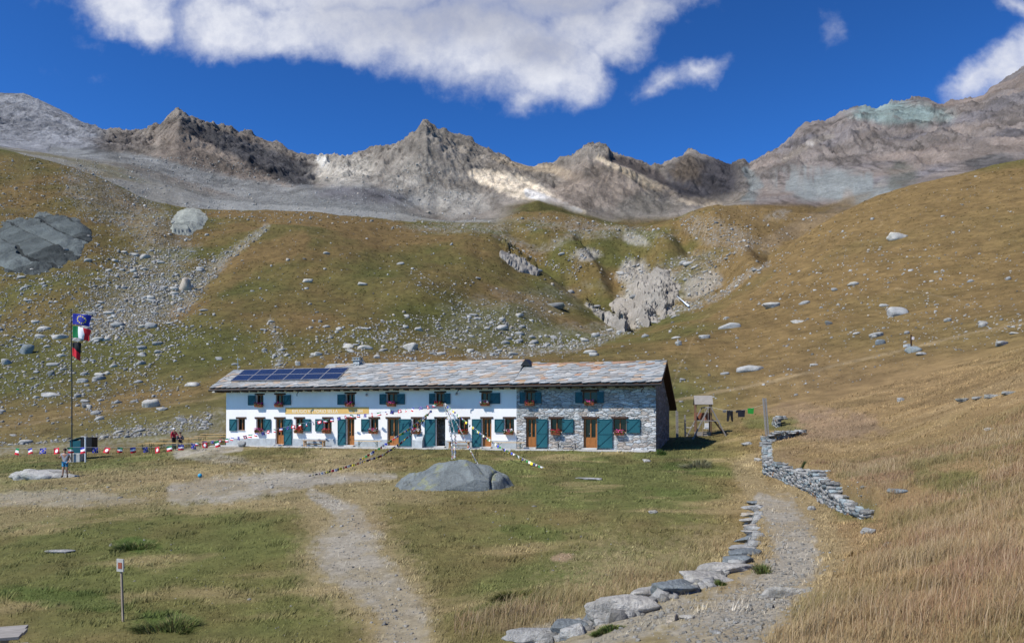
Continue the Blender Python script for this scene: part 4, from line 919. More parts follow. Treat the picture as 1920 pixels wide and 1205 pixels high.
def rock_cols(P, base, seed, lich=0.3):
    n = fbm(P[:,0]*1.3 + P[:,2]*.9 + seed, P[:,1]*1.3 - P[:,2]*1.7, 4, 12)
    c = np.array(base)[None, :] * (1 + .22*n)[:, None]
    k = sst(.25,.6, fbm(P[:,0]*3+seed, P[:,1]*3+P[:,2]*3, 3, 33)) * lich
    return c * (1-k[:,None]) + np.array((.25,.26,.13)) * k[:,None]
GREY = (0.33,0.33,0.315); PALE = (0.40,0.385,0.35); BLUE = (0.19,0.215,0.225); DARK = (0.16,0.165,0.165); WARM = (0.40,0.35,0.28)
def rotz(P, a): c, s = math.cos(a), math.sin(a); return np.stack([P[:,0]*c - P[:,1]*s, P[:,0]*s + P[:,1]*c, P[:,2]], 1)
def rotx(P, a): c, s = math.cos(a), math.sin(a); return np.stack([P[:,0], P[:,1]*c - P[:,2]*s, P[:,1]*s + P[:,2]*c], 1)
def roty(P, a): c, s = math.cos(a), math.sin(a); return np.stack([P[:,0]*c + P[:,2]*s, P[:,1], -P[:,0]*s + P[:,2]*c], 1)
def boulder(px, py, wpx, hpx, label, base=GREY, seed=0, name='boulder', group=None, sub=3, rz=None, flat=.75, planes=14, rough=.04, cat='boulder', depthf=.7, P=None, lich=.3, tilt=0.0):
    """px, py: middle of its foot in the photograph; wpx, hpx its size there"""
    p = hit(px, py) if P is None else P
    s = p.y / F; w = wpx * s / 2; h = hpx * s
    V, Fq = facet(seed, (w*1.12, w*depthf, h*.85), sub, planes, rough, flat)
    V = roty(V, tilt); V = rotz(V, rz if rz is not None else random.uniform(-.35,.35))
    lo = V[:,2].min(); hi = V[:,2].max(); V[:,2] += h*.78 - hi + 0.0
    o = np_mesh(name, V, Fq, m_rock, None, rock_cols(V / max(w, .2), base, seed, lich)); o.location = (p.x, p.y + w*depthf*.55, p.z + 0.12*h)
    g = gz(o.location.x, o.location.y) if o.location.y < 79 else None
    if g is not None: o.location.z = min(o.location.z, g + .12*h)
    tag(o, label, cat, group); return o
# ---- the whaleback in front of the hut
def whaleback():
    p = hit(841, 919); s = (p.y + 1.6) / F; a = 117 * s; b = a * .60; H = 1.30
    nr, nc = 80, 200; r = np.linspace(0, 1.06, nr)[:, None]; th = np.linspace(0, 2*math.pi, nc, endpoint=False)[None, :]
    x = r*np.cos(th); y = r*np.sin(th)
    x = x + 0*y; out = 1 + .05*np.sin(3*th+1) + .04*np.sin(5*th) 
    X = a*x*out; Y = b*y*out
    q = np.clip(1 - r**2, -.2, 1); skew = 1 + 0.10*x
    Z = H * np.sign(q)*np.abs(q)**.60 * (0.50 + 0.5*sst(-1.0,-.05,x)) * (1 - .12*sst(.2,.8,x))
    Z = np.where(x > .80, Z*(1 - .55*sst(.80,.92,x)), Z)                     # broken right end
    st = fbm(X*0.8 + Y*.5, Y*1.6 + X*.4, 4, 500, .55, ridged=True); Z = Z + .17*st*sst(1.0,.8,r) + .035*fbm(X*4,Y*4,4,501)
    fc = np.minimum(np.minimum(.9 + .5*x + .8*y, 1.15 - .75*x + .55*y), 1.2 + .9*x - .9*y); Z = np.minimum(Z, H*np.clip(fc,0,9)*1.02 + .05)
    Z = Z - .10*np.abs(np.sin((X*.9 + Y*2.1)*1.1 + 2*fbm(X*.5,Y*.5,2,515)))**10*sst(1.0,.8,r)
    left = sst(-.25,-.75,x) ; Z = Z + left*.16*np.floor(2.5*vnoise(X*1.1+Y*.6, Y*2.0, 510)+.5)/2.5*sst(1.0,.85,r)
    crack = np.exp(-((x - .70 - .10*y + .03*vnoise(Y*3, Y*0, 5))/.014)**2)*sst(.25,-.1,y); Z = Z - .28*crack
    V = np.stack([X, Y, Z - .12], -1).reshape(-1, 3)
    a_ = (np.arange(nr-1)[:, None]*nc + np.arange(nc)[None, :]); b_ = (np.arange(nr-1)[:, None]*nc + (np.arange(nc)[None, :]+1) % nc)
    Fq = np.stack([a_.ravel(), (a_+nc).ravel(), (b_+nc).ravel(), b_.ravel()], 1)
    col = np.ones((len(V), 3)) * np.array((0.160,0.180,0.178)); n = fbm(X*.7, Y*1.2, 5, 520).ravel()
    col *= (1 + .22*n)[:, None]; col = col * (1 - .45*np.clip(st.ravel()*-1, 0, 1)*left.ravel())[:, None]
    lm = (sst(.12,.45, fbm(X*3.2, Y*3.2, 4, 530)) * np.clip(el(x*100, y*100, -45, -35, 30, 45, 0,.5,1) + el(x*100, y*100, 45, -20, 28, 50, 0,.5,2), 0, 1)).ravel()
    col = mixc(col, (.26,.27,.13), lm*.7); col = mixc(col, (.02,.02,.02), np.clip(crack.ravel(),0,1)*.5)
    o = np_mesh('bedrock_hump', V, Fq, m_rock, None, col, False); o.location = (p.x + .05, p.y + b*.92, gz(p.x, p.y+b*.5) - .0)
    tag(o, 'large smooth blue-grey rock hump bulging from the meadow in front of the hut', 'rock'); return o
hump = whaleback()
# ---- edging stones of the terrace path
EST = [(1005,1207,92,30,'G'),(1073,1192,72,32,'B'),(1125,1168,66,32,'B'),(1188,1155,100,50,'P'),(1222,1130,78,34,'P'),(1268,1118,80,32,'B'),(1332,1096,84,22,'P'),(1364,1078,76,24,'P'),(1386,1060,54,22,'B'),(1404,1046,52,22,'B'),(1408,1029,40,13,'G'),
       (1412,1014,38,16,'B'),(1416,1001,36,10,'P'),(1414,991,34,12,'W'),(1415,980,34,10,'P'),(1420,969,36,10,'W'),(1422,958,34,9,'G'),(1418,947,30,8,'B')]
EST_P = [(e[0], e[1]-3) for e in EST]
CW = {'G': ('grey', GREY), 'B': ('blue-grey', BLUE), 'P': ('pale', PALE), 'W': ('rusty pale', WARM)}
SO = ['nearest','second','third','fourth','fifth','sixth','seventh','eighth','ninth','tenth','eleventh','twelfth','thirteenth','fourteenth','fifteenth','sixteenth','seventeenth','farthest']
for i, (px, py, w, h, c) in enumerate(EST):
    boulder(px, py - 2, w*1.38, h*.80, '%s flat stone edging the gravel path, %s of the row%s' % (CW[c][0], SO[i], '' if i in (0,17) else ' from the camera'), CW[c][1], 900+i, 'edging_stone', 'flat stones edging the path', 4, random.uniform(-.25,.25)+.25, .62, 16, .05, 'stone', .62, lich=.15)
boulder(1303,1110,17,16,'small upright yellowish block standing on a blue-grey edging stone', (.52,.49,.38), 930, 'stone_block', sub=3, cat='stone', depthf=.8, P=hit(1290,1108)+Vector((.1,-.05,.12)))
for i, (px, py, w, h, lab, c) in enumerate([(1475,1118,88,26,'broad pale flagstone lying on the right side of the gravel path',PALE),(1523,956,18,9,'small grey slab on the grass between path and dry stone wall',GREY),(1630,1003,28,16,'rough grey stone at the near foot of the dry stone wall',GREY),
    (1670,1022,24,8,'thin pale stone half sunk in dry grass below the wall end',PALE),(1686,924,28,8,'blue-grey slab lying flat in the dry grass right of the wall',BLUE),(1400,984,10,14,'small upright pale stone in the grass left of the edging stones',PALE),
    (1108,899,54,4,'thin grey slab flush with the meadow right of the rock hump',GREY),(1226,962,16,6,'small pale slab in the middle of the meadow',PALE),(1213,866,15,6,'small flat stone in front of the stone gable corner',PALE),
    (1421,864,16,7,'pale slab with a small knob left of the dry wall corner',PALE),(1402,834,22,7,'grey stone on the grass in front of the clothesline post',GREY),(112,1036,50,5,'grey sunken slab in the left meadow above the wooden sign',GREY),
    (452,838,17,13,'squat grey boulder against the left end of the plinth',GREY),(1380,1170,14,5,'small grey stone on the gravel of the near path',GREY),(1345,1188,24,6,'flat grey stone embedded in the near path',GREY),(1500,1140,12,7,'small bluish stone at the edge of dry grass by the path',BLUE),
    (1290,1160,22,8,'flat pale stone beside the path above the edging stones',PALE),(1262,1165,24,16,'brownish stone behind the row of edging stones',WARM)]):
    boulder(px, py, w, h, lab, c, 950+i, 'stone', None, 3, None, .6, 12, .05, 'stone', .6, lich=.15)
# ---- named boulders on the slopes
BL = [(1685,448,36,14,'large pale wedge boulder high on the right slope',PALE),(1680,592,36,20,'pyramid shaped grey boulder in the middle of the right slope',GREY),(1372,615,38,12,'broad flat grey slab on the right slope nearest above the playhouse',GREY),
 (1412,697,44,13,'long low grey boulder on the right slope above the clothesline',GREY),(1320,635,26,8,'flat grey slab left of the broad slab low on the right slope',GREY),(1646,632,34,10,'long flat boulder above a rounder one left of the trail sign',GREY),
 (1650,647,18,11,'rounded bluish boulder just below a long flat one, left of the trail sign',BLUE),(1716,660,30,13,'dark grey boulder that carries the trail sign',BLUE),(1728,667,22,6,'thin pale slab just below the trail sign boulder',GREY),(1845,609,22,9,'grey boulder far right beside the trail',GREY),
 (1882,647,32,9,'flat grey boulder at the right edge below the trail',GREY),(1553,609,16,8,'dark boulder casting shadow on the middle right slope',DARK),(1497,605,30,6,'thin pale slab on the right slope left of the dark boulder',PALE),(1450,577,34,12,'slanting pale rock rib on the lower right slope',PALE),
 (1272,648,12,10,'small grey boulder above the hut roof on the right slope',GREY),(1855,806,16,6,'small pale stone alone on the right meadow',PALE),(1690,752,14,8,'small grey stone on the right meadow left of the long rock band',GREY),
 (1660,575,16,6,'small flat slab left of the pyramid boulder',GREY),(1240,690,14,6,'small grey stone just right of the roof ridge end',GREY),
 (45,664,28,20,'big square grey boulder at the left edge of the hillside',BLUE),(8,684,22,12,'grey boulder cut by the left edge of the photo',GREY),(92,744,38,9,'long pale slab lower left of the flagpole',GREY),(93,706,16,11,'round mossy boulder between flagpole and left edge',DARK),
 (150,718,18,10,'flat grey boulder just right of the flagpole',GREY),(358,724,28,9,'pale flat slab on the hillside left of the hut roof',PALE),(282,765,34,18,'pale pyramid boulder on the hillside right of the flagpole',PALE),(158,766,18,11,'dark boulder right of the lower flagpole',DARK),
 (302,770,18,8,'pale small slab beside the pyramid boulder',PALE),(74,620,24,9,'long pale slab left of the flags',PALE),(106,637,26,10,'pale slab left of the Italian flag',PALE),(145,640,26,12,'pale boulder behind the Italian flag',PALE),(412,736,40,11,'long layered pale slab touching the left roof edge',PALE),
 (770,656,26,16,'blocky pale boulder with dark side above the roof middle',PALE),(652,652,24,10,'pale flat boulder above the chimney',PALE),(683,655,22,9,'layered pale boulder right of the chimney top',PALE),(655,661,14,7,'small pale boulder directly above the chimney',PALE),(634,620,14,8,'pale boulder higher above the chimney',PALE),
 (593,668,16,9,'pale boulder above the solar panels left of the chimney',PALE),(558,686,12,10,'rounded pale boulder touching the top of the solar panels',PALE),(706,672,16,9,'pale boulder just above the ridge right of the chimney',PALE),(782,620,16,8,'flat pale boulder on the hill above the roof middle',PALE),
 (1040,577,44,11,'long dark rock ledge on the central hillside below the pale rib',DARK),(575,529,18,8,'pale boulder high on the central hill',PALE),(1405,424,4,3,'tiny dark rock on a middle hill crest',DARK),(345,545,26,28,'pale tilted rock standing up from the scree on the left hillside',WARM)]
for i, (px, py, w, h, lab, c) in enumerate(BL):
    boulder(px, py, w, h, lab, c, 1100+i, 'boulder', None, 3, None, .7, 12, .05)
# ---- outcrops: many overlapping tilted slabs in one mass
def outcrop(name, label, spec, base, seed, sub=4, cat='rock outcrop', lean=-.5):
    """spec: (px, py, w px, h px, tilt, seed) pieces"""
    Vs = []; Fs = []; Cs = []; o_ = 0; org = hit(spec[0][0], spec[0][1])
    for i, (px, py, w, h, tl, fl) in enumerate(spec):
        p = hit(px, py); s = p.y/F; V, Fq = facet(seed+i, (w*s*.66, w*s*.30, h*s*.85), sub, 11, .07, fl+.25); V = rotx(V, lean); V = roty(V, tl); V = rotz(V, .15*math.sin(i*2.1))
        c = rock_cols(V/(w*s*.5), np.array(base)*(1+.18*math.sin(i*1.7)), seed+i, .2)
        V = V + np.array(p) - np.array(org) + np.array((0, w*s*.25, h*s*.15)); Vs.append(V); Fs.append(Fq+o_); Cs.append(c); o_ += len(V)
    o = np_mesh(name, np.vstack(Vs), np.vstack(Fs), m_rock, None, np.vstack(Cs)); o.location = org; return tag(o, label, cat)
def jm(m, u, y, seed, a=.5): return np.clip(m + a*fbm(u/9., y/6., 4, seed)*sst(0,.3,m)*sst(1.0,.6,m), 0, 1)
def slabcol(base, ang, per, seed, jag):
    def f(X, Y, Z, u, y, d):
        c, s = math.cos(ang), math.sin(ang); q = (X*c + Z*s)/per + jag*fbm(X/14., Z/10., 4, seed); w = (X*-s + Z*c)/(per*2.6) + .6*vnoise(np.floor(q)*3.1, q*0, seed+3); fq = q - np.floor(q)
        return np.array(base)*(1 + .85*(_hash(np.floor(q), np.floor(w), seed+7) - .5) + .3*fbm(X/4., Z/3., 4, seed+8))[..., None]*(1 - .6*(fq < .13))[..., None]
    return f
patch_outcrop('rock_outcrop', 'huge dark blue-grey slab outcrop at the left edge of the hillside',
  lambda u, y: np.maximum(el(u,y,60,458,80,42,.12,.3,701,.55), el(u,y,130,430,38,17,-.35,.25,702,.6)), (-60, 185, 395, 515),
  lambda X, Y, Z, u, y, m: slabs(X, Z, 1.15, 6.5, 1.9, 61, .35) + .7*fbm(X/12., Z/9., 5, 62, .5, ridged=True) + .3,
  slabcol((.085,.098,.095), 1.15, 6.5, 61, .35))
patch_outcrop('rock_outcrop', 'smooth pale green-grey rock knob on the crest of the left hill', lambda u, y: np.maximum(el(u,y,357,413,27,17,.1,.25,703,.7), el(u,y,342,432,20,8,-.2,.4,704)), (310, 400, 388, 448),
  lambda X, Y, Z, u, y, m: 2.2*m + .5*fbm(X/14., Z/12., 4, 64, .55, ridged=True), lambda X, Y, Z, u, y, d: np.array((.27,.285,.25))*(1 + .3*fbm(X/6., Z/4., 4, 65))[..., None])
patch_outcrop('cliff', 'pale crumbling limestone cliff with dark clefts above the stream gully', lambda u, y: np.maximum(np.maximum(el(u,y,1228,552,34,34,.3,.5,705,.7), el(u,y,1180,585,22,22,0,.6,715,.6)), .9*el(u,y,1185,590,34,18,-.3,.5,706)), (1140, 1300, 490, 618),
  lambda X, Y, Z, u, y, m: slabs(X, Z, -.35, 9.0, 2.6, 66, .9) + 1.8*fbm(X/14., Z/24., 6, 67, .5, ridged=True) + 2, lambda X, Y, Z, u, y, d: np.array((.27,.25,.215))*(1 + .3*fbm(X/5., Z/5., 4, 68))[..., None], nrm=(0,-.75,.6))
patch_outcrop('rock_rib', 'pale slanting rock rib on the right shoulder of the central hill', lambda u, y: stroke(u,y,[(942,478,5),(975,497,10),(1008,513,4)],.4,707), (925, 1055, 465, 545),
  lambda X, Y, Z, u, y, m: slabs(X, Z, .9, 6.0, .9, 69, .6) + .8*fbm(X/12., Z/12., 5, 70, .5, ridged=True) + 1, lambda X, Y, Z, u, y, d: np.array((.25,.235,.21))*(1 + .35*fbm(X/4., Z/4., 4, 71))[..., None])
patch_outcrop('rock_step', 'pale broken rock step beside the gully mouth left of the stream', lambda u, y: stroke(u,y,[(1125,592,3),(1145,603,7),(1166,612,8)],.6,708), (1095, 1185, 565, 628),
  lambda X, Y, Z, u, y, m: slabs(X, Z, .2, 4.0, 1.4, 72, .6) + 1.2*fbm(X/8., Z/10., 5, 73, .5, ridged=True) + 1, lambda X, Y, Z, u, y, d: np.array((.26,.245,.215))*(1 + .35*fbm(X/4., Z/4., 4, 74))[..., None])
outcrop('rock_ledge', 'low whitish layered stone ledge behind the walking person', [(42,899,50,24,.05,.3),(70,898,54,20,.1,.3),(98,896,50,13,.1,.3),(122,895,46,8,.1,.3),(33,900,30,18,.0,.3),(56,892,40,18,.1,.3),(84,890,50,14,.1,.3),(50,896,30,22,-.1,.3)], (.36,.355,.33), 2080, cat='rock', lean=0)
wa_, wb_, wc_ = hit(1266,563), hit(1276,571), hit(1288,579)
tag(MB().tube([wa_+Vector((0,-2.5,1.5)), wb_+Vector((0,-3,1)), wc_+Vector((0,-3,.6))],[.18,.25,.4],8).build('waterfall', mat('white_water',(.62,.68,.74),.4,.1,3), smooth=True),'small white waterfall at the foot of the pale gully cliff','waterfall')
for i, (a_, b_, w_, lb) in enumerate(((1810,752,30,'leftmost'),(1836,748,34,'second from left'),(1864,744,30,'third from left'),(1893,739,36,'rightmost'))):
    boulder(a_, b_, w_, 7, 'low grey stone, %s of the row slanting across the right meadow' % lb, (.27,.27,.25), 2200+i, 'stone', 'stones in a row on the right meadow', 3, 0, .5, 12, .06, 'stone', .5)
# ---- small loose rocks, thousands: one object
def block_rocks(P, S, seed, cols, flat=(.35,.8)):
    rg = np.random.default_rng(seed); n = len(P)
    U = np.array([(-1,-1,-1),(1,-1,-1),(1,1,-1),(-1,1,-1),(-1,-1,1),(1,-1,1),(1,1,1),(-1,1,1)], float)
    V = U[None]*np.ones((n,1,1)); V[:,4:,:2] *= rg.uniform(.35,.85,(n,4,1)); V += rg.uniform(-.28,.28,V.shape)
    dim = np.stack([rg.uniform(.7,1.25,n), rg.uniform(.45,.9,n), rg.uniform(*flat, n)], 1)*S[:,None]*.5
    V *= dim[:,None,:]
    tx = rg.normal(0,.22,n); a = rg.uniform(0,math.pi*2,n)
    c, s = np.cos(tx)[:,None], np.sin(tx)[:,None]; y, z = V[:,:,1]*c - V[:,:,2]*s, V[:,:,1]*s + V[:,:,2]*c; V[:,:,1] = y; V[:,:,2] = z
    c, s = np.cos(a)[:,None], np.sin(a)[:,None]; x, y = V[:,:,0]*c - V[:,:,1]*s, V[:,:,0]*s + V[:,:,1]*c; V[:,:,0] = x; V[:,:,1] = y
    V += P[:,None,:]; V[:,:,2] += (dim[:,2]*.30)[:,None]
    Q = np.array([(0,3,2,1),(4,5,6,7),(0,1,5,4),(1,2,6,5),(2,3,7,6),(3,0,4,7)]); Fq = (Q[None] + (np.arange(n)*8)[:,None,None]).reshape(-1,4)
    cc = np.repeat(cols, 8, axis=0)
    return V.reshape(-1,3), Fq, cc
def stony(u, y):
    m = 2.0*stroke(u,y,[(200,590,55),(270,520,65),(330,470,45),(260,400,50),(150,350,45)],.5,70) + 2.6*stroke(u,y,[(215,610,28),(300,575,42),(372,520,24),(440,470,8),(500,428,7)],.4,71)
    m += 3.4*stroke(u,y,[(-30,850,14),(150,835,12),(300,812,16),(420,790,22)],.5,72) + 1.8*stroke(u,y,[(880,668,7),(990,658,10),(1080,650,11),(1160,622,12),(1230,592,10),(1290,577,8),(1350,555,6),(1400,515,6),(1440,495,5)],.5,73)
    m += 1.3*stroke(u,y,[(860,580,10),(920,610,16),(1000,640,14),(1080,640,8)],.6,82) + .7*el(u,y,900,610,160,45,.2,.6,83) + 0.8*el(u,y,760,640,120,40,0,.6,90) + 1.4*el(u,y,1350,440,75,26,-.3,.6,74) + 1.2*el(u,y,1120,430,140,18,-.1,.6,75) + 1.3*el(u,y,860,430,120,10,0,.5,76)
    m += 1.0*el(u,y,1290,500,75,24,.2,.5,81) + 1.2*rock_mask(u,y) + 1.0*el(u,y,150,620,220,170,0,.5,91) + .5*el(u,y,620,650,180,40,0,.5,92) + .8*stroke(u,y,[(505,600,8),(525,650,10),(520,690,12)],.5,79) + .9*stroke(u,y,[(940,450,8),(1000,480,9),(1090,520,9),(1040,450,10)],.5,93)
    m += .8*stroke(u,y,[(780,520,14),(850,560,16),(910,610,18)],.5,94) + .16*el(u,y,1600,520,330,90,-.3,.5,95)
    return m
rg = np.random.default_rng(11)
N0 = 420000
px = rg.uniform(-60, 1980, N0); py = rg.uniform(290, 852, N0)
dens = 0.048 + 0.42*stony(px, py)*np.where(rg.random(N0)<2,1,1); dens *= (0.6 + 0.8*sst(-.4,.5,fbm(px/22.,py/12.,3,600)))
dens += .35*((px < 900)*(py < 420)*(py > 295)); keep = rg.random(N0) < dens*0.33
px, py = px[keep], py[keep]
P, ri = hits_far(px, py); tt_ = ft[np.clip(ri - far_start, 0, len(ft)-1)]
ok = (P[:,1] > 81) & (tt_ < np.where(px < 900, 9.6, 8.3)) & ~((px > 396) & (px < 1262) & (py > 700))
px, py, P = px[ok], py[ok], P[ok]
rs = px > 1230; sz = np.exp(rg.normal(0.90, .50, len(px))) ; sz = np.clip(sz, 1.2, 11); sz[(py < 470)] *= .72; sz[(py < 400)] *= .8; sz *= 1 + .15*(py > 600)
S = sz * P[:,1] / F
cols = np.array(GREY)[None]*rg.uniform(.55,1.15,(len(px),1)); wm = rg.random(len(px)) < .25; cols[wm] *= np.array((1.08,.98,.86)); cols[rg.random(len(px)) < .12] *= .55
cols = np.clip(cols, .05, .62)
open('/tmp/cnt.txt','w').write(str(len(px))) if False else None
order = np.argsort(-sz); big = order[:215]; small = order[215:]
V, Fq, cc = block_rocks(P[small], S[small], 12, cols[small])
tag(np_mesh('loose_rocks', V, Fq, m_rock, None, cc), 'thousands of pale grey loose stones strewn over the grassy slopes', 'rocks', kind='stuff')
# low tussocks roughening the turf of the slopes
n_ = 42000; tu, tv = rg.uniform(-60, 1980, n_), rg.uniform(300, 850, n_); kk = rg.random(n_) < .25 + .75*sst(-.3,.4,fbm(tu/30., tv/12., 4, 610)); tu, tv = tu[kk], tv[kk]
TP, ti = hits_far(tu, tv); kk = (TP[:,1] > 81) & (ft[np.clip(ti - far_start, 0, len(ft)-1)] < np.where(tu < 900, 4.2, 8.0)) & ~((tu > 396) & (tu < 1262) & (tv > 700)) & (rock_mask(tu, tv) < .2); tu, tv, TP = tu[kk], tv[kk], TP[kk]; n_ = len(tu)
tc_ = paint(tu, tv, TP[:,0], TP[:,1]) * rg.uniform(.55, 1.35, (n_,1)); V, Fq, cc = block_rocks(TP, rg.uniform(1.6,4.2,n_)*TP[:,1]/F, 15, np.clip(tc_,.01,.5), (.15,.45))
tag(np_mesh('tussocks', V, Fq, M_tus, None, cc), 'low olive and brown grass tussocks all over the slopes', 'tussocks', kind='stuff')
bvar = []
for k in range(10):
    for ci, cb in enumerate(((.36,.35,.32), (.26,.26,.25))):
        V, Fq = facet(3000+k, (.56,.42,.36), 2, 12, .05, .65); V[:,2] += .1
        o = np_mesh('boulder', V, Fq, m_rock, None, rock_cols(V*2, cb, k, .2)); bvar.append(o)
used = set()
LM = [(1685,448,'the wedge boulder high on the right slope'),(1680,592,'the pyramid boulder on the right slope'),(1372,615,'the broad slab above the playhouse'),(1412,697,'the low boulder above the clothesline'),(1716,660,'the trail sign boulder'),
 (45,664,'the square boulder at the left edge'),(92,744,'the long slab beside the flagpole foot'),(282,765,'the pyramid boulder right of the flagpole'),(145,640,'the Italian flag'),(412,736,'the left roof corner'),(770,656,'the blocky boulder above the roof middle'),
 (655,661,'the chimney'),(593,668,'the top of the solar panels'),(80,460,'the dark slab outcrop'),(357,426,'the pale rock knob on the left crest'),(345,545,'the tilted rock in the left scree'),(985,505,'the pale rock rib on the central hill'),(1215,550,'the pale cliff in the gully'),
 (1450,577,'the slanting rib on the right slope'),(990,665,'the roof vent behind the ridge'),(575,529,'the lone boulder high on the central hill'),(1150,630,'the stream bend below the cliff'),(1350,440,'the crest of the middle hill'),(300,830,'the terrace tables'),(60,845,'the left end of the pennants'),(880,430,'the stony saddle on the central crest'),(1880,450,'the right edge high on the slope')]
GRP = lambda x, y: 'boulders on the right slope' if x > 1230 else ('blocks along the stream bed' if x > 860 and y > 560 else ('boulders in the left hillside scree' if x < 430 else 'boulders on the hill above the hut'))
OW = ['nearest','second','third','fourth','fifth','sixth','seventh','eighth','ninth','tenth','eleventh','twelfth','thirteenth','fourteenth','fifteenth','sixteenth','seventeenth','eighteenth','nineteenth','twentieth'] + ['twenty-first','twenty-second','twenty-third','twenty-fourth','twenty-fifth'] + ['farther']*300
bins = {}
for i in big:
    d = [math.hypot(px[i]-a, py[i]-b) for a, b, _ in LM]; k = int(np.argmin(d)); dx, dy = px[i]-LM[k][0], py[i]-LM[k][1]
    w_ = ('up and ' if dy < -6 else ('down and ' if dy > 6 else 'level and ')) + ('right' if dx > 0 else 'left'); bins.setdefault((k, w_), []).append((d[k], int(i)))
LABS = {}
for (k, w_), l in bins.items():
    for r_, (_, i) in enumerate(sorted(l)): LABS[i] = '%s boulder, %s one %s of %s' % ('pale' if cols[i].mean() > .38 else 'grey', OW[r_], w_, LM[k][2])
for j, i in enumerate(big):
    k = j % len(bvar)
    if k in used: o = bvar[k].copy(); C.objects.link(o)
    else: o = bvar[k]; used.add(k)
    s = S[i]*1.25*random.uniform(.9,1.5); o.location = tuple(P[i] + np.array((0,0,.0))); o.scale = (s*random.uniform(.9,1.4), s, s*random.uniform(.7,1.2)); o.rotation_euler = (random.uniform(-.15,.15), random.uniform(-.15,.15), random.uniform(-.6,.6))
    tag(o, LABS[int(i)], 'boulder', GRP(px[i], py[i]))
# pebbles on the gravel and stones in the meadow
n = 5200; q = rg.random(n); X_ = []; 
pts = []
for (x0, y0, x1, y1, w, m) in [(660,965,668,1000,24,80),(668,1000,655,1050,60,150),(668,1060,735,1120,48,140),(735,1120,752,1204,60,260),(330,925,600,897,22,500),(0,940,300,920,26,350),(1465,965,1490,1050,55,650),(1492,1060,1440,1110,60,600),(1440,1110,1330,1200,90,1300),(1150,1195,1280,1140,30,300),(1600,910,1640,975,20,60),(380,850,440,842,8,60),(100,850,700,900,30,120),(800,940,1400,1150,90,150),(100,950,600,1200,100,120)]:
    t = rg.random(m); a = np.stack([x0+(x1-x0)*t + rg.normal(0,.5,m)*w, y0+(y1-y0)*t + rg.normal(0,.35,m)*w], 1); pts.append(a)
pts = np.vstack(pts); pts = pts[pts[:,1] < 1212]
D_ = hits_near(pts[:,0], pts[:,1])
S_ = np.clip(np.exp(rg.normal(-4.0,.55,len(D_))), .007, .10) * (1 + D_[:,1]/35)
cols_ = np.array((.28,.27,.24))[None]*rg.uniform(.7,1.3,(len(D_),1)); V, Fq, cc = block_rocks(D_, S_, 13, cols_, (.3,.7))
tag(np_mesh('pebbles', V, Fq, m_rock, None, cc), 'small grey pebbles and stone chips scattered along the paths', 'pebbles', kind='stuff')
# rubble filling between the edging stones
eu_ = []
for (ax, ay), (bx, by) in zip(EST_P[:-1], EST_P[1:]):
    k = int(max(8, math.hypot(bx-ax, by-ay)*.5)); t = rg.random(k); eu_.append(np.stack([ax+(bx-ax)*t + rg.normal(0,4,k), ay+(by-ay)*t + rg.normal(0,3,k)], 1))
eu_ = np.vstack(eu_); E_ = hits_near(eu_[:,0], eu_[:,1]); Es = rg.uniform(.10,.34,len(E_)); cc_ = np.array((.30,.30,.285))[None]*rg.uniform(.6,1.4,(len(E_),1)); V, Fq, cc = block_rocks(E_, Es, 14, cc_, (.3,.6))
tag(np_mesh('rubble', V, Fq, m_rock, None, cc), 'small rubble packed between the flat edging stones of the path', 'rubble', kind='stuff')
# ---- dry stone walls
def dry_wall(pl, hts, label, seed, th=.5, face=-1):
    rg = np.random.default_rng(seed); Ps = []; Ss = []; Vs = []; Fs = []; Cs = []; o_ = 0
    org = Vector((pl[0][0], pl[0][1], gz(*pl[0])))
    U = np.array([(-1,-1,-1),(1,-1,-1),(1,1,-1),(-1,1,-1),(-1,-1,1),(1,-1,1),(1,1,1),(-1,1,1)], float)
    Q = np.array([(0,3,2,1),(4,5,6,7),(0,1,5,4),(1,2,6,5),(2,3,7,6),(3,0,4,7)])
    for i in range(len(pl)-1):
        a = Vector(pl[i]); b = Vector(pl[i+1]); L_ = (b-a).length; d = (b-a)/L_; nrm = Vector((d.y, -d.x))
        ang = math.atan2(d.y, d.x); t = 0
        rows = 12
        for r_ in range(rows):
            t = -rg.random()*.2
            while t < L_:
                w = rg.uniform(.14,.42); f = min(1,max(0,(t+w/2)/L_)); ht = hts[i]*(1-f)+hts[i+1]*f; sh = .095; z = r_*sh
                if z > ht*rg.choice([.75,.9,1,1.05]) + rg.uniform(-.05,.08): t += w; continue
                cp = a + d*(t+w/2)
                gl = gz(cp.x - nrm.x*.45, cp.y - nrm.y*.45)
                top = z + sh > ht - .03
                for side in ((0,) if not top else (0, 1, 2)):
                    off = (-.15 + .22*side) if side or top else -.12
                    off += rg.uniform(-.04,.04) + z*.10
                    V = U*np.array((w*.5*rg.uniform(.85,1.05), .15*rg.uniform(.8,1.25), sh*.5*rg.uniform(.75,1.25))) ; V = V + rg.uniform(-.018,.018,V.shape)
                    V = rotx(V, rg.normal(0,.06)); V = rotz(roty(V, rg.normal(0,.07)), ang + rg.normal(0,.08))
                    V = V + np.array((cp.x + nrm.x*off, cp.y + nrm.y*off, gl + z + sh*.4)) - np.array(org)
                    Vs.append(V); Fs.append(Q+o_); o_ += 8
                    g = rg.uniform(.5,1.25); c = np.array(GREY)*g*(np.array((.85,1,1.08)) if rg.random()<.3 else 1); 
                    if rg.random() < .02: c = np.array((.28,.18,.11))
                    Cs.append(np.clip(np.repeat(c[None],8,0),.03,.6))
                t += w*.97
    o = np_mesh('dry_stone_wall', np.vstack(Vs), np.vstack(Fs), m_rock, None, np.vstack(Cs)); o.location = org; return tag(o, label, 'wall')
dry_wall(WALL, [.12,.62,.85], 'nearest and tallest dry stone wall, running beside the gravel path', 1)
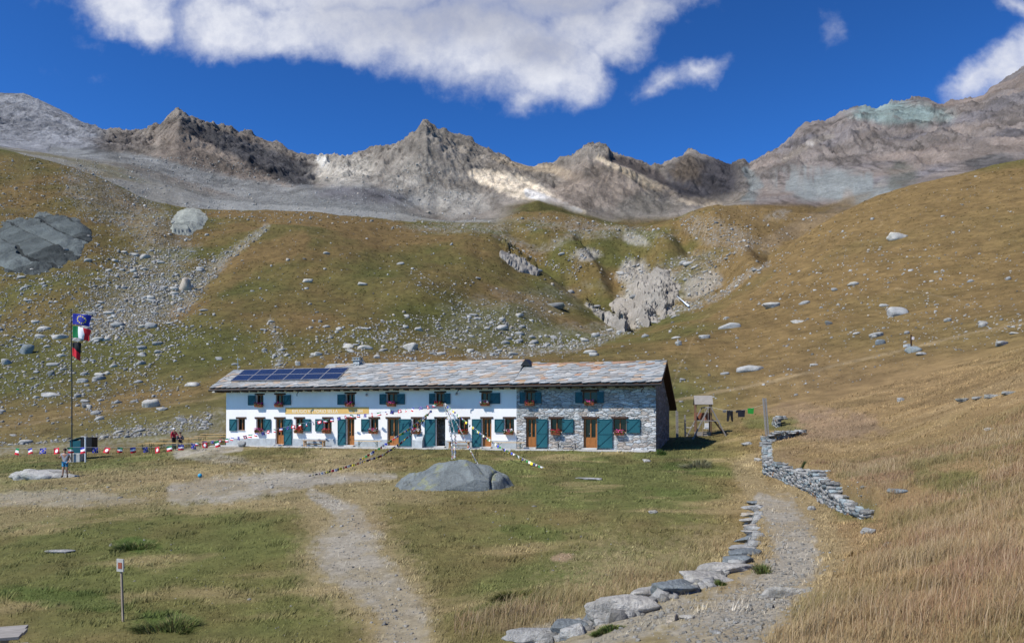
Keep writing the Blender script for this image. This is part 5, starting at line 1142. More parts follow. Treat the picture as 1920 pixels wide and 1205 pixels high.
dry_wall(WALL2, [.6,.7], 'short cross stretch of dry stone wall between two corners', 2)
dry_wall(WALL3, [.6,.8], 'farther dry stone wall running towards the clothesline post', 3)
dry_wall([(16.2,51.5),(17.6,51.8),(19.0,53.0)], [.7,.6,.3], 'broken dry stone wall stub right behind the clothesline post', 4)
dry_wall([(20.1,60.0),(20.6,62.5)], [.8,.5], 'small ruined stone pile above the wall behind the clothesline', 5)
# ---- benches along the hut
m_bw = mat('bench_wood', (0.36,0.21,0.09), 0.7, 0.3, 6, .15, stretch=(.5,5,5)); m_bg = mat('weathered_wood', (0.24,0.225,0.205), 0.85, 0.3, 6, .2, stretch=(.6,5,5)); m_by = mat('yellow_bench_board', (0.66,0.43,0.17), 0.5, 0.15, 5, stretch=(.5,5,5)); m_green = mat('green_steel', (0.02,0.06,0.03), 0.5, .2, 4)
def bench_wood(px0, px1, label, m, rail=True):
    x0, x1 = hutx(px0, -.5), hutx(px1, -.5); L_ = x1-x0; r = empty('bench', hw((x0+x1)/2, -.5, 0), HUT_A); tag(r, label, 'bench', 'benches along the hut front')
    MB().box((-L_/2,-.2,.43),(L_/2,-.005,.475)).box((-L_/2,.005,.43),(L_/2,.2,.475)).build('seat', m, r, bevel=.006)
    for s in (-1, 1): x = s*(L_/2-.16); MB().box((x-.04,-.17,.001),(x+.04,-.09,.428)).box((x-.04,.09,.001),(x+.04,.17,.428)).box((x-.035,-.088,.3),(x+.035,.088,.38)).build('leg', m, r)
    MB().box((-L_/2+.2,-.03,.16),(L_/2-.2,.03,.23)).build('stretcher', m, r)
def beer_seat(loc, rz, L_, w, h, label, grp, cat='bench', name='folding_bench', m=None):
    r = empty(name, loc, rz); tag(r, label, cat, grp)
    MB().box((-L_/2,-w/2,h-.03),(L_/2,w/2,h)).build('seat' if cat=='bench' else 'tabletop', m or m_by, r)
    for s in (-1, 1):
        x = s*(L_/2-.35); mb = MB()
        for t in (-1, 1): mb.bar((x, t*w*.42, 0),(x, t*w*.36, h-.031),.03)
        mb.bar((x,-w*.38,h*.45),(x,w*.38,h*.45),.02); mb.bar((x,0,h*.45),(x-s*.28,0,h-.032),.02); mb.build('leg_frame', m_green, r)
    return r
bench_wood(568.5, 610.5, 'short brown wooden bench under the ochre name board', m_bw); bench_wood(840, 882, 'brown wooden bench right of the open dark doorway', m_bw); bench_wood(1042, 1082, 'grey weathered wooden bench before the bare stone wall', m_bg)
for a_, b_, lab in ((666,715,'yellow folding bench between the two middle white wall doors'),(926,985,'yellow folding bench where white plaster meets stone')):
    x0, x1 = hutx(a_,-.5), hutx(b_,-.5); beer_seat(hw((x0+x1)/2,-.55,0), HUT_A, x1-x0, .28, .47, lab, 'benches along the hut front')
# ---- tables left of the hut
TB = [(305,837,70,'T'),(352,838,70,'B'),(330,831,78,'T'),(395,829,66,'T'),(372,834,50,'B'),(405,833,50,'B'),(368,822,42,'B'),(402,823,50,'T'),(285,829,50,'B')]
m_byl = m_by
for i, (px_, py_, w_, k) in enumerate(TB):
    Yt = 64.0 + (838-py_)*.42; zt = -2.45 - .0*(i) ; h_ = .76 if k == 'T' else .47
    X_ = (px_-CX)/F*Yt; g = gz(X_, Yt); w2 = w_*Yt/F
    beer_seat((X_,Yt,g), R(4+ (i%3)*2), min(w2,2.6), .55 if k=='T' else .26, h_, ('long yellow folding table' if k=='T' else 'narrow yellow folding bench') + ' on the terrace left of the hut, ' + ['nearest and farthest left','nearest to the camera','where the red jacket stands','next to the white wall','just behind the nearest bench','beside the paved corner','far row left end','far row touching the hut','leftmost of the far seats'][i], 'folding tables and benches left of the hut', 'table' if k=='T' else 'bench', 'folding_table' if k=='T' else 'folding_bench')
# ---- flagpole, block, cabinet, post
fp = hit(143, 866); fx, fy, fz = fp.x, 61.0, 0
fx = (143-CX)/F*61.0; g0 = gz(fx, 61.0)
blk = MB().box((-.48,-.4,-.2),(.48,.4,.62)).build('concrete_block', m_conc, bevel=.02); blk.location = (fx, 61.0, g0); tag(blk, 'pale square concrete block under the flagpole', 'block')
def Z_at(py, Y): return (HY-py)*Y/F
fpole = empty('flagpole', (fx-.06, 60.5, g0)); tag(fpole, 'tall thin dark flagpole on the left', 'flagpole')
zt = Z_at(581, 60.5) - g0
MB().tube([(0,0,0),(0,0,zt*.5),(-.06,0,zt)], [.05,.042,.03], 8).ball((-.06,0,zt+.03),.06).build('pole', m_gut, fpole)
mFL = {'b': mat('flag_blue', (0.02,0.03,0.28), .8, .1, 3), 'y': mat('flag_yellow', (.75,.6,.05), .8, .05, 3), 'g': mat('flag_green', (0.0,0.16,0.05), .8, .1, 3), 'w': mat('flag_white', (.75,.74,.76), .8, .04, 3), 'r': mat('flag_red', (.52,.015,.03), .8, .1, 3), 'k': mat('flag_black', (.012,.012,.014), .8, .1, 3)}
FK = list(mFL); FML = [mFL[k] for k in FK]
def cloth(w, h, fn, wave, name, par, loc, nx=24, ny=16, sag=0.0, taper=0.0, fold=0.0):
    V = []; Fq = []; mi = []
    for j in range(ny+1):
        for i in range(nx+1):
            s = i/nx; t = j/ny; tt2 = .5 + (t-.5)*(1 - taper*s)
            V.append((w*s*(1-.12*abs(math.sin(3*s+2*t)))*(1-fold*t*s), wave*math.sin(6.5*s + 2.2*t)*s + .4*wave*math.sin(13*s-3*t)*s, -h*tt2 - sag*s*s*w + .12*wave*math.sin(8*s)))
    for j in range(ny):
        for i in range(nx):
            a = j*(nx+1)+i; Fq.append((a, a+1, a+nx+2, a+nx+1)); mi.append(FK.index(fn((i+.5)/nx, (j+.5)/ny)))
    o = np_mesh(name, np.array(V), np.array(Fq), FML, par, matidx=mi, smooth=True); o.location = loc
    sm = o.modifiers.new('thickness', 'SOLIDIFY'); sm.thickness = .004; return o
def eu(s, t):
    for k in range(12):
        a = k*math.pi/6
        if math.hypot((s-.5)*1.5 - .33*math.sin(a), (t-.5) - .33*math.cos(a)) < .055: return 'y'
    return 'b'
s60 = 60.5/F
for (y0, w, h, fn, lab, sg, tp, fo) in ((588,35,20,eu,'blue European flag with a ring of yellow stars, topmost on the pole',.0,-.05,.0),(611,34,22,lambda s,t: 'g' if s<.34 else ('w' if s<.67 else 'r'),'green white and red Italian flag, middle one on the pole',.10,.0,0)):
    f = cloth(w*s60, h*s60, fn, .13, 'flag', None, (fx-.0, 60.5, Z_at(y0, 60.5)), 45, 30, .12 + sg, tp, fo); tag(f, lab, 'flag', 'flags on the flagpole')
f = cloth(16*s60, 24*s60, lambda s,t: 'k' if t < .35+.3*s else 'r', .12, 'flag', None, (fx-.02, 60.5, Z_at(643, 60.5)), 24, 30, .35, -.5, 0); tag(f, 'limp black and red flag, lowest on the pole', 'flag', 'flags on the flagpole')
cab = empty('cabinet', (fx-.05, 61.9, gz(fx, 61.9)), .0); tag(cab, 'teal metal cabinet with a black side behind the flagpole', 'cabinet')
MB().box((-.95,0,.1),(-.1,.9,1.5)).build('body', m_teal, cab, bevel=.02); MB().add([(-1.0,-.05,1.45),(-.1,-.05,1.72),(-.1,.95,1.72),(-1.0,.95,1.45),(-1.0,-.05,1.50),(-.1,-.05,1.77),(-.1,.95,1.77),(-1.0,.95,1.5)],[(0,3,2,1),(4,5,6,7),(0,1,5,4),(1,2,6,5),(2,3,7,6),(3,0,4,7)]).build('lid', m_tealf, cab); MB().box((-.095,.0,.62),(.75,.9,1.75)).build('side_box', m_black, cab)
p_ = ((160-CX)/F*60.0, 60.0); pp = MB().tube([(0,0,-.1),(0,0,Z_at(820,60)-gz(*p_))],.05,8).box((-.07,-.07,Z_at(820,60)-gz(*p_)),(.07,.07,Z_at(820,60)-gz(*p_)+.04)).build('white_post', m_whitep); pp.location = (*p_, gz(*p_)); tag(pp, 'thin white post beside the flagpole block', 'post')
# ---- pennant string and prayer flags
m_rope = mat('thin_rope', (.5,.5,.48), .8, .1, 5)
def pmesh(fn, n, w, h, nm):
    V = []; Fq = []; mi = []
    for j in range(n+1):
        for i in range(n+1): V.append((w*(i/n-.5), .10*w*math.sin(i/n*4+j/n*3), -h*j/n))
    for j in range(n):
        for i in range(n): a = j*(n+1)+i; Fq.append((a,a+n+1,a+n+2,a+1)); mi.append(FK.index(fn((i+.5)/n,(j+.5)/n)))
    o = np_mesh(nm, np.array(V), np.array(Fq), FML, None, matidx=mi); return o
def ch(s, t): a, b = abs(s-.5), abs(t-.5); return 'w' if (a < .12 and b < .33) or (b < .12 and a < .33) else 'r'
def eus(s, t): r_ = math.hypot(s-.5, t-.5); return 'y' if .26 < r_ < .36 and (int((math.atan2(s-.5,t-.5)+7)*6/math.pi*1.0) % 2 == 0) else 'b'
FN = [lambda s,t: 'g' if t<.33 else ('w' if t<.66 else 'r'), lambda s,t: 'b' if t<.33 else ('w' if t<.66 else 'r'), eus, ch]
proto = {}
def string_of(name, label, pts, step, protos, parts_name, sag=.0, group=None, cat='bunting', scale=1.0, rope=.008):
    pts = [Vector(p) for p in pts]; root = empty(name, pts[0]); tag(root, label, cat, group)
    fine = []
    for a, b in zip(pts[:-1], pts[1:]):
        n = max(2, int((b-a).length/.25))
        for i in range(n): t = i/n; q = a.lerp(b, t); q.z -= sag*4*t*(1-t)*(b-a).length; fine.append(q)
    fine.append(pts[-1]); MB().tube([p-pts[0] for p in fine], rope, 4).build('cord', m_rope, root)
    acc = step*.4; k = 0
    for a, b in zip(fine[:-1], fine[1:]):
        l = (b-a).length; 
        while acc < l:
            q = a.lerp(b, acc/l); pr = protos[k % len(protos)]
            if pr.name in proto: o = pr.copy(); C.objects.link(o)
            else: o = pr; proto[pr.name] = 1
            o.name = parts_name; o.parent = root; o.location = q - pts[0]; d = (b-a)
            o.rotation_euler = (random.uniform(-.5,.5), random.uniform(-.25,.25), math.atan2(d.y,d.x) + random.uniform(-.7,.7) + (math.pi if d.x < 0 else 0)); sc_ = scale*random.uniform(.85,1.1); o.scale = (sc_,sc_,sc_)
            acc += step; k += 1
        acc -= l
    return root
def W3(px, py, Y): return Vector(((px-CX)/F*Y, Y, (HY-py)*Y/F))
YW = hw(hutx(820,-.5),-.55,0).y
def yf(px, d): return hw(hutx(px, -d), -d, 0).y
PEN = [pmesh(f, 9, .42, .44, 'pennant_%d' % i) for i, f in enumerate(FN)]
string_of('pennant_string', 'string of red, white, blue and green pennants swinging low from left edge to terrace', [W3(-70,838,57),W3(60,840,57.5),W3(141,838,58.5),W3(290,838,60),W3(420,825,62)], .84, PEN, 'pennant', .004, 'pennant strings')
PEN2 = [pmesh(f, 9, .30, .27, 'pennantb_%d' % i) for i, f in enumerate(FN)]
string_of('pennant_string', 'string of national pennants rising across the white wall to the upper middle window', [W3(305,834,61.6),W3(424,822,yf(424,1.0)),W3(505,806,yf(505,1.0)),W3(560,794,yf(560,.9)),W3(650,778,yf(650,.8)),W3(745,768,yf(745,.7)),W3(815,757,yf(815,.6))], .56, PEN2, 'pennant', .012, 'pennant strings')
def quad(c, w, h, nm):
    m_ = mat('prayer_cloth', c, .8, .15, 6)
    return np_mesh(nm, np.array([(-w/2,0,0),(-w/6,.03*w,0),(w/6,-.1*w,0),(w/2,0,0),(-w/2,.05,-h),(-w/6,-.03,-h),(w/6,.04,-h),(w/2,-.02,-h)]), np.array([(0,1,5,4),(1,2,6,5),(2,3,7,6)]), m_)
PC = [(.02,.05,.45),(.75,.74,.72),(.55,.02,.03),(.02,.22,.06),(.78,.62,.04)]
PF = [quad(c, .17, .15, 'prayer_%d' % i) for i, c in enumerate(PC)]; PFw = [quad(c, .11, .10, 'prayerw_%d' % i) for i, c in enumerate([(.75,.74,.74),(.7,.7,.72),(.6,.6,.3),(.75,.74,.74),(.5,.1,.1),(.7,.72,.78)])]; PFd = [quad(c, .16, .14, 'prayerd_%d' % i) for i, c in enumerate([(.35,.03,.05),(.02,.02,.03),(.78,.65,.05),(.05,.04,.12),(.7,.7,.68)])]
gp = lambda px, py, up=.25: hit(px, py) + Vector((0,0,up))
top_ = W3(820,757,YW-.1)
string_of('prayer_flag_string', 'bright prayer flag string running down left from the upper middle window to the meadow', [top_, W3(789,786,YW-2.5), W3(753,811,YW-5.5), gp(674,862,.05)], .21, PF, 'prayer_flag', .01, 'prayer flag strings')
string_of('prayer_flag_string', 'longest prayer flag string, reaching the gravel far left of the rock hump', [W3(811,766,YW-.3), W3(773,811,YW-4), W3(716,852,YW-10), gp(578,893,.05)], .26, PFd, 'prayer_flag', .008, 'prayer flag strings')
rt = Vector((W3(848,855,hump.location.y).x, hump.location.y, hump.location.z+1.2)); rt.z = (HY-857)*rt.y/F
string_of('prayer_flag_string', 'pale prayer flag string dropping steeply to the top of the rock hump', [W3(831,756,YW-.1), W3(839,782,YW-6), W3(846,812,YW-13), rt], .42, PFw, 'prayer_flag', .0, 'prayer flag strings')
string_of('prayer_flag_string', 'second pale prayer flag string ending at the rock hump, slightly bowed to the right', [W3(833,756,YW-.1), W3(843,778,YW-5), W3(854,816,YW-12), W3(853,838,YW-16), rt+Vector((.1,0,0))], .36, PFw, 'prayer_flag', .0, 'prayer flag strings')
string_of('prayer_flag_string', 'faded prayer flag string in front of the window right of the open doorway', [W3(834,757,YW-.15), W3(852,784,YW-1.8), W3(864,806,YW-3), W3(880,838,YW-6), gp(897,872,.05)], .3, PFw, 'prayer_flag', .01, 'prayer flag strings')
string_of('prayer_flag_string', 'prayer flag string running down right across door and bench to the meadow', [W3(834,755,YW-.1), W3(859,777,YW-2), W3(888,801,YW-4.5), W3(919,824,YW-7.5), W3(956,846,YW-11), gp(1021,878,.04)], .24, [PF[1],PF[4],PF[0],PFw[0],PF[3]], 'prayer_flag', .008, 'prayer flag strings')
# ---- ball
bp_ = hit(375, 895); b_ = MB().ball((0,0,0),.115,20,14).build('ball', mat('blue_ball', (.02,.22,.42), .35, .3, 6, col2=(.05,.4,.6)), smooth=True); b_.location = bp_ + Vector((0,0,.11)); tag(b_, 'small bright blue ball lying on the gravel', 'ball')
# ---- wooden sign in the meadow
sp_ = hit(229, 1164); sg = empty('meadow_sign', sp_, R(-22)); tag(sg, 'thin wooden post with a small white and orange notice in the left meadow', 'sign')
m_post = mat('grey_post_wood', (0.27,0.22,0.17), .85, .3, 8, .2, stretch=(5,5,.5)); hh = 117*sp_.y/F
MB().bar((.03,0,-.1),(-.03,0,hh*.97),.035).build('post', m_post, sg)
MB().box((-.10,-.045,hh-.25),(.08,-.02,hh)).build('board', mat('white_notice', (.36,.35,.32), .7, .15, 6), sg); MB().box((-.055,-.052,hh-.19),(.045,-.046,hh-.07)).build('notice_print', mat('orange_print', (.24,.07,.035), .8, .3, 20), sg)
# ---- picnic table corner, bottom left
tp = W3(-20, 1192, 12.2); ptb = empty('picnic_table', (tp.x-.35, tp.y+.1, gz(tp.x, tp.y)), R(20)); tag(ptb, 'weathered grey plank table cut off by the bottom left corner', 'table')
zt = tp.z - gz(tp.x, tp.y); 
MB().box((-1.0,-.38,zt-.05),(.72,-.14,zt)).box((-1.0,-.13,zt-.05),(.74,.12,zt)).box((-1.0,.13,zt-.05),(.70,.38,zt)).build('tabletop', m_bg, ptb, bevel=.006)
for x in (-.7,.45): MB().bar((x,-.5,-.1),(x,.1,zt-.052),.09,.05).bar((x,.5,-.1),(x,-.1,zt-.052),.09,.05).build('leg', m_bg, ptb)
for y_ in (-.75,.75): MB().box((-1.0,y_-.13,.4),(.6,y_+.13,.44)).build('seat', m_bg, ptb)
# ---- play area
Yp = 62.0; px2 = lambda px: (px-CX)/F*Yp
ph = empty('playhouse', (px2(1321), Yp+.4, gz(px2(1321), Yp)), R(-8)); tag(ph, 'raised wooden playhouse with slatted grey roof and slide, right of the hut', 'playhouse')
gp0 = gz(px2(1321), Yp); zz = lambda py: (HY-py)*Yp/F - gp0
z_r, z_e = zz(741), zz(757)
m_pw = mat('playhouse_wood', (.17,.10,.06), .8, .3, 6, .2, stretch=(5,5,.6))
for x in (-.6,.55):
    for y_ in (-.5,.6): MB().bar((x,y_,-.1),(x,y_,z_e),.09).build('post', m_pw, ph)
mb = MB()
for s in (-1,1):
    for i in range(5):
        t0, t1 = i/5, (i+.9)/5; y0, y1 = .05+s*(.75*t0), .05+s*(.75*t1); za, zb = z_r-(z_r-z_e+.02)*t0, z_r-(z_r-z_e+.02)*t1
        mb.add([(-.72,y0,za),(.68,y0,za),(.68,y1,zb-.01),(-.72,y1,zb-.01),(-.72,y0,za-.04),(.68,y0,za-.04),(.68,y1,zb-.05),(-.72,y1,zb-.05)],[(0,1,2,3),(7,6,5,4),(0,4,5,1),(2,6,7,3),(1,5,6,2),(3,7,4,0)])
mb.build('roof', m_bg, ph)
MB().box((-.62,-.5,1.15),(.58,.6,1.22)).build('floor', m_bg, ph); MB().box((-.62,.55,1.22),(.58,.6,1.8)).box((-.64,-.45,1.22),(-.6,.55,1.8)).build('railing', mat('red_brown_board', (.22,.08,.04), .8,.2,6), ph)
MB().box((-.6,-.52,0),(.55,-.47,.32)).box((-.64,-.5,0),(-.6,.6,.3)).build('sandbox_board', m_bg, ph)
mb = MB(); pth = [(.6,0,1.25),(.9,-.1,1.0),(1.2,-.2,.55),(1.5,-.35,.2),(1.85,-.5,.08)]
for dy in (-.22,.22): 
    mb.tube([(a,b+dy,c+.08) for a,b,c in pth], .035, 6)
for (a,b,c),(d,e,f_) in zip(pth[:-1],pth[1:]): mb.add([(a,b-.22,c),(a,b+.22,c),(d,e+.22,f_),(d,e-.22,f_)],[(0,1,2,3),(3,2,1,0)])
mb.build('slide', mat('dark_slide', (.07,.04,.035), .4,.2,4), ph)
mb = MB()
for k in range(6): mb.bar((-.1,-.55,.2+.18*k),(.35,-.55,.2+.18*k),.03)
mb.bar((-.1,-.55,0),(-.1,-.52,1.2),.04).bar((.35,-.55,0),(.35,-.52,1.2),.04).build('ladder', m_post, ph)
Ys = 60.6; q = lambda px, py, Y=Ys: Vector(((px-CX)/F*Y, Y, (HY-py)*Y/F))
so = q(1331,810); so.z = gz(so.x, so.y); sw = empty('swing_frame', so); tag(sw, 'wooden A-frame swing standing in front of the playhouse', 'swing')
apex = q(1331,763) - so; a1 = Vector((q(1297,816).x-so.x, 0, -.25)); a2 = Vector((q(1365,816).x-so.x, 0, -.15))
MB().bar(apex+Vector((-.08,0,0)), a1, .09).build('leg', m_bg, sw); MB().bar(apex+Vector((.08,0,0)), a2, .09).build('leg', m_bg, sw)
MB().bar(Vector((-.35,.0,apex.z*.56)), Vector((.75,.0,apex.z*.56)), .07).build('crossbar', m_bg, sw)
MB().bar(apex, apex+Vector((.0,2.2,0)), .09).bar(apex+Vector((-.08,2.2,0)), a1+Vector((.1,2.2,.3)), .08).build('top_beam', m_bg, sw)
MB().bar(apex+Vector((-.12,1.0,0)), Vector((-.18,1.0,.75)), .015).bar(apex+Vector((.12,1.0,0)), Vector((.12,1.0,.75)), .015).build('swing_rope', m_rope, sw)
MB().box((-.2,.9,.7),(.14,1.1,.78)).add([(-.19,.88,.78),(.13,.88,.78),(.13,.86,1.15),(-.19,.86,1.15),(-.19,1.1,.78),(.13,1.1,.78)],[(0,1,2,3),(0,4,5,1)]).build('seat', m_whitep, sw)
cf = empty('climbing_frame', (q(1276,806,63).x, 63, gz(q(1276,806,63).x, 63))); tag(cf, 'low wooden climbing frame with posts and rope between hut and playhouse', 'climbing frame')
for dx, h_, t_ in ((-.35,2.3,.09),(-.25,2.0,.09),(.42,1.75,.11),(1.3,1.75,.08)): MB().bar((dx,-.2 if dx<0 else .2,-.1),(dx-.03,-.2 if dx<0 else .2,h_),t_).build('post', m_post if dx>1 else m_bg, cf)
MB().bar((-.3,0,1.5),(1.3,0.2,1.35),.03).bar((-.3,0,1.2),(1.3,0.2,1.1),.03).build('rail', m_post, cf); MB().tube([(.42,.2,.75),(.8,.2,.72),(1.3,.2,1.0)],.035,6).build('rope', m_rope, cf)
MB().bar((.2,-.6,.45),(.6,-.9,.1),.1,.03).build('board', m_bg, cf)
# ---- clothesline
Yc = 55.0; cq = lambda px, py: q(px, py, Yc)
c0 = cq(1436,790); c0.z = gz(c0.x, c0.y); cl = empty('clothesline', c0); tag(cl, 'clothesline strung from the playhouse to two leaning grey posts on the wall', 'clothesline')
for dx in (0,.16): MB().bar(Vector((dx+.06,0,-.3)), cq(1431,746)-c0+Vector((dx,0,0)), .10).build('post', m_bg, cl)
l0 = q(1335,763,60.5)-c0; l1 = cq(1433,757)-c0
ln = [l0.lerp(l1, t)+Vector((0,0,-.35*4*t*(1-t))) for t in np.linspace(0,1,24)]; MB().tube(ln,.008,4).build('line', m_rope, cl)
def line_at(px):
    best = min(ln, key=lambda p: abs(CX + F*(p.x+c0.x)/(p.y+c0.y) - px)); return best + c0
def hang(name, label, px0, px1, h, m, shape):
    a, b = line_at(px0), line_at(px1); c = (a+b)/2; w = (px1-px0)*c.y/F
    V, Fs_ = [], []
    def strip(pts):
        n = len(V); V.extend(pts); Fs_.append(tuple(range(n, n+len(pts))))
    if shape == 'pants':
        strip([(-w*.5,0,0),(-w*.5,.05,-h),(-w*.22,.03,-h),(-.0,.0,-h*.38),(0,0,0)]); strip([(0,0,0),(-.0,0,-h*.38),(w*.25,.03,-h),(w*.5,.05,-h),(w*.42,0,0)])
    elif shape == 'shirt':
        strip([(-w*.5,0,-.0),(-w*.42,0.05,-h),(w*.45,.05,-h),(w*.5,0,0)]); strip([(-w*.5,0,0),(-w*.75,.02,-.12*h),(-w*.72,.03,-h*.45),(-w*.47,.03,-h*.35)])
    else: strip([(-w*.5,0,0),(-w*.42,.05,-h*.9),(w*.42,.03,-h),(w*.5,0,.03)])
    me = bpy.data.meshes.new(name); me.from_pydata(V, [], Fs_); me.materials.append(m); o = bpy.data.objects.new(name, me); C.objects.link(o); o.location = c
    s_ = o.modifiers.new('s','SOLIDIFY'); s_.thickness = .03; tag(o, label, 'laundry', 'laundry on the clothesline')
hang('trousers','dark trousers hanging on the clothesline',1364,1376,.80,m_black,'pants'); hang('shirt','dark shirt with one sleeve out hanging on the clothesline',1384,1398,.50,mat('dark_blue_cloth',(.02,.02,.03),.8,.2,4),'shirt'); hang('towel','bright green towel hanging on the clothesline',1401,1413,.40,mat('green_cloth',(.03,.30,.04),.8,.15,4),'towel'); hang('cloth_bundle','small grey cloth bunched on the line left of the trousers',1356,1363,.2,m_bg,'towel')
# ---- sign on the far boulder
tsp = hit(1716, 658); ts = empty('trail_sign', tsp + Vector((-.3,.5,.4))); tag(ts, 'trail post with a small white plate on a boulder on the right slope', 'sign')
sc_ = tsp.y/F; MB().bar((0,0,0),(-.05*sc_,0,24*sc_),2.2*sc_).build('post', m_beam, ts); MB().box((0.6*sc_,-1.6*sc_,15*sc_),(5*sc_,-1.2*sc_,20*sc_)).build('plate', m_whitep, ts); MB().box((-7*sc_,0,2*sc_),(-1.5*sc_,1,7*sc_)).build('white_mark', m_plinth, ts); MB().box((1.4*sc_,-1.75*sc_,17.1*sc_),(4.2*sc_,-1.62*sc_,17.9*sc_)).build('stripe', mFL['r'], ts)
# ---- people: skinned skeletons, one continuous body each
m_skin = mat('skin', (.42,.23,.15), .6, .08, 5)
def person(loc, rz, H, pose, label, shirt, pants, shoes, hair, extras=None, bare_legs=True, bare_arms=True, hat=None):
    s = H/1.75; root = empty('person', loc, rz); tag(root, label, 'person')
    J = dict(pel=(0,0,.95), wst=(0,.0,1.08), chs=(0,.01,1.30), nek=(0,0,1.50), hed=(0,-.02,1.60), top=(0,-.01,1.74), ls=(.18,0,1.42), rs=(-.18,0,1.42), le=(.27,0,1.14), re=(-.27,0,1.14), lw=(.29,-.06,.89), rw=(-.29,-.06,.89), lh=(.30,-.09,.80), rh=(-.30,-.09,.80),
             lp=(.09,0,.90), rp=(-.09,0,.90), lk=(.10,-.01,.50), rk=(-.10,-.01,.50), la=(.10,.02,.09), ra=(-.10,.02,.09), lt=(.11,-.16,.03), rt=(-.11,-.16,.03)); J.update(pose)
    R_ = dict(pel=.125,wst=.115,chs=.145,nek=.052,hed=.088,top=.075,ls=.062,rs=.062,le=.042,re=.042,lw=.028,rw=.028,lh=.034,rh=.034,lp=.085,rp=.085,lk=.058,rk=.058,la=.036,ra=.036,lt=.032,rt=.032)
    E = [('pel','wst'),('wst','chs'),('chs','nek'),('nek','hed'),('hed','top'),('chs','ls'),('ls','le'),('le','lw'),('lw','lh'),('chs','rs'),('rs','re'),('re','rw'),('rw','rh'),('pel','lp'),('lp','lk'),('lk','la'),('la','lt'),('pel','rp'),('rp','rk'),('rk','ra'),('ra','rt')]
    def skin(keys, edges, rad, m, name, root_k):
        ks = list(keys); me = bpy.data.meshes.new(name); me.from_pydata([tuple(s*c for c in J[k]) for k in ks], [(ks.index(a), ks.index(b)) for a, b in edges], [])
        o = bpy.data.objects.new(name, me); C.objects.link(o); o.parent = root; o.modifiers.new('skin','SKIN'); 
        for i, k in enumerate(ks): me.skin_vertices[0].data[i].radius = (rad[k]*s, rad[k]*s*(.8 if k in ('pel','wst','chs') else 1)); me.skin_vertices[0].data[i].use_root = (k == root_k)
        sb = o.modifiers.new('sub','SUBSURF'); sb.levels = 2; sb.render_levels = 2; me.materials.append(m); return o
    fing = []
    for side in 'lr':
        w_, h_ = Vector(J[side+'w']), Vector(J[side+'h']); d = (h_-w_).normalized(); sd = d.cross(Vector((0,1,0))); sd = sd.normalized() if sd.length > .1 else Vector((1,0,0)); up = d.cross(sd)
        for i, l in enumerate((.065,.078,.072,.055)):
            k1, k2 = '%sf%d' % (side, i), '%sg%d' % (side, i); o_ = sd*(i-1.5)*.018 if False else up*(i-1.5)*.019
            J[k1] = tuple(h_ + o_ + d*l*.6); J[k2] = tuple(h_ + o_*1.1 + d*l + sd*.012); R_[k1] = .0095; R_[k2] = .008; E += [(side+'h', k1), (k1, k2)]
        J[side+'u'] = tuple(h_ - d*.01 - up*.045 + d*.02); R_[side+'u'] = .010; E.append((side+'h', side+'u'))
    skin(J.keys(), E, R_, m_skin, 'body', 'pel')
    big = lambda f: {k: v+f for k, v in R_.items()}
    tk = ['pel','wst','chs','ls','rs'] + ([] if bare_arms else ['le','re','lw','rw']); te = [e for e in E if e[0] in tk and e[1] in tk]
    if bare_arms:
        for a, b, n_ in (('ls','le','lq'),('rs','re','rq')): J[n_] = tuple(Vector(J[a]).lerp(Vector(J[b]), .45)); R_[n_] = .055; tk.append(n_); te.append((a, n_))
    skin(tk, te, big(.014), shirt, 'top', 'wst')
    pk = ['pel','lp','rp']; 
    if bare_legs:
        for a, b, n_ in (('lp','lk','lm'),('rp','rk','rm')): J[n_] = tuple(Vector(J[a]).lerp(Vector(J[b]), .75)); R_[n_] = .075
        pk += ['lm','rm']; pe = [('pel','lp'),('pel','rp'),('lp','lm'),('rp','rm')]
    else: pk += ['lk','rk','la','ra']; pe = [('pel','lp'),('pel','rp'),('lp','lk'),('rp','rk'),('lk','la'),('rk','ra')]
    skin(pk, pe, big(.016), pants, 'shorts' if bare_legs else 'trousers', 'pel')
    for a, b in (('la','lt'),('ra','rt')): skin([a, b], [(a, b)], big(.022), shoes, 'shoe', a)
    hd = Vector(J['hed'])*s; tp_ = Vector(J['top'])*s; f = Vector((0,-1,0))
    MB().ball(tuple(hd.lerp(tp_,.55)+Vector((0,.02*s,.02*s))), .108*s, 14, 9, sq=(.95,1.0,.85)).build('hair' if not hat else 'cap', hair if not hat else hat, root, True)
    fc = MB(); c_ = hd + Vector((0,-.098*s,.02*s))
    fc.ball(tuple(c_+Vector((0,-.008,-.01*s))),.016*s,8,6); fc.build('nose', m_skin, root, True)
    e_ = MB()
    for sx_ in (-.034,.034): e_.ball(tuple(c_+Vector((sx_*s,.008*s,.022*s))),.012*s,8,6)
    e_.ball(tuple(c_+Vector((0,.006*s,-.045*s))),.02*s,8,5,sq=(1.2,.4,.3)); e_.build('eyes_and_mouth', mat('dark_features',(.08,.03,.02),.6,.1,4), root, True)
    return root
m_hair = mat('dark_hair', (.025,.014,.008), .7,.2,20); m_gs = mat('grey_shirt', (.33,.34,.37), .85,.1,8); m_bs = mat('blue_shorts', (.04,.20,.34), .8,.2,6); m_red = mat('red_jacket', (.36,.01,.035), .8,.15,6)
wk = hit(122, 896)
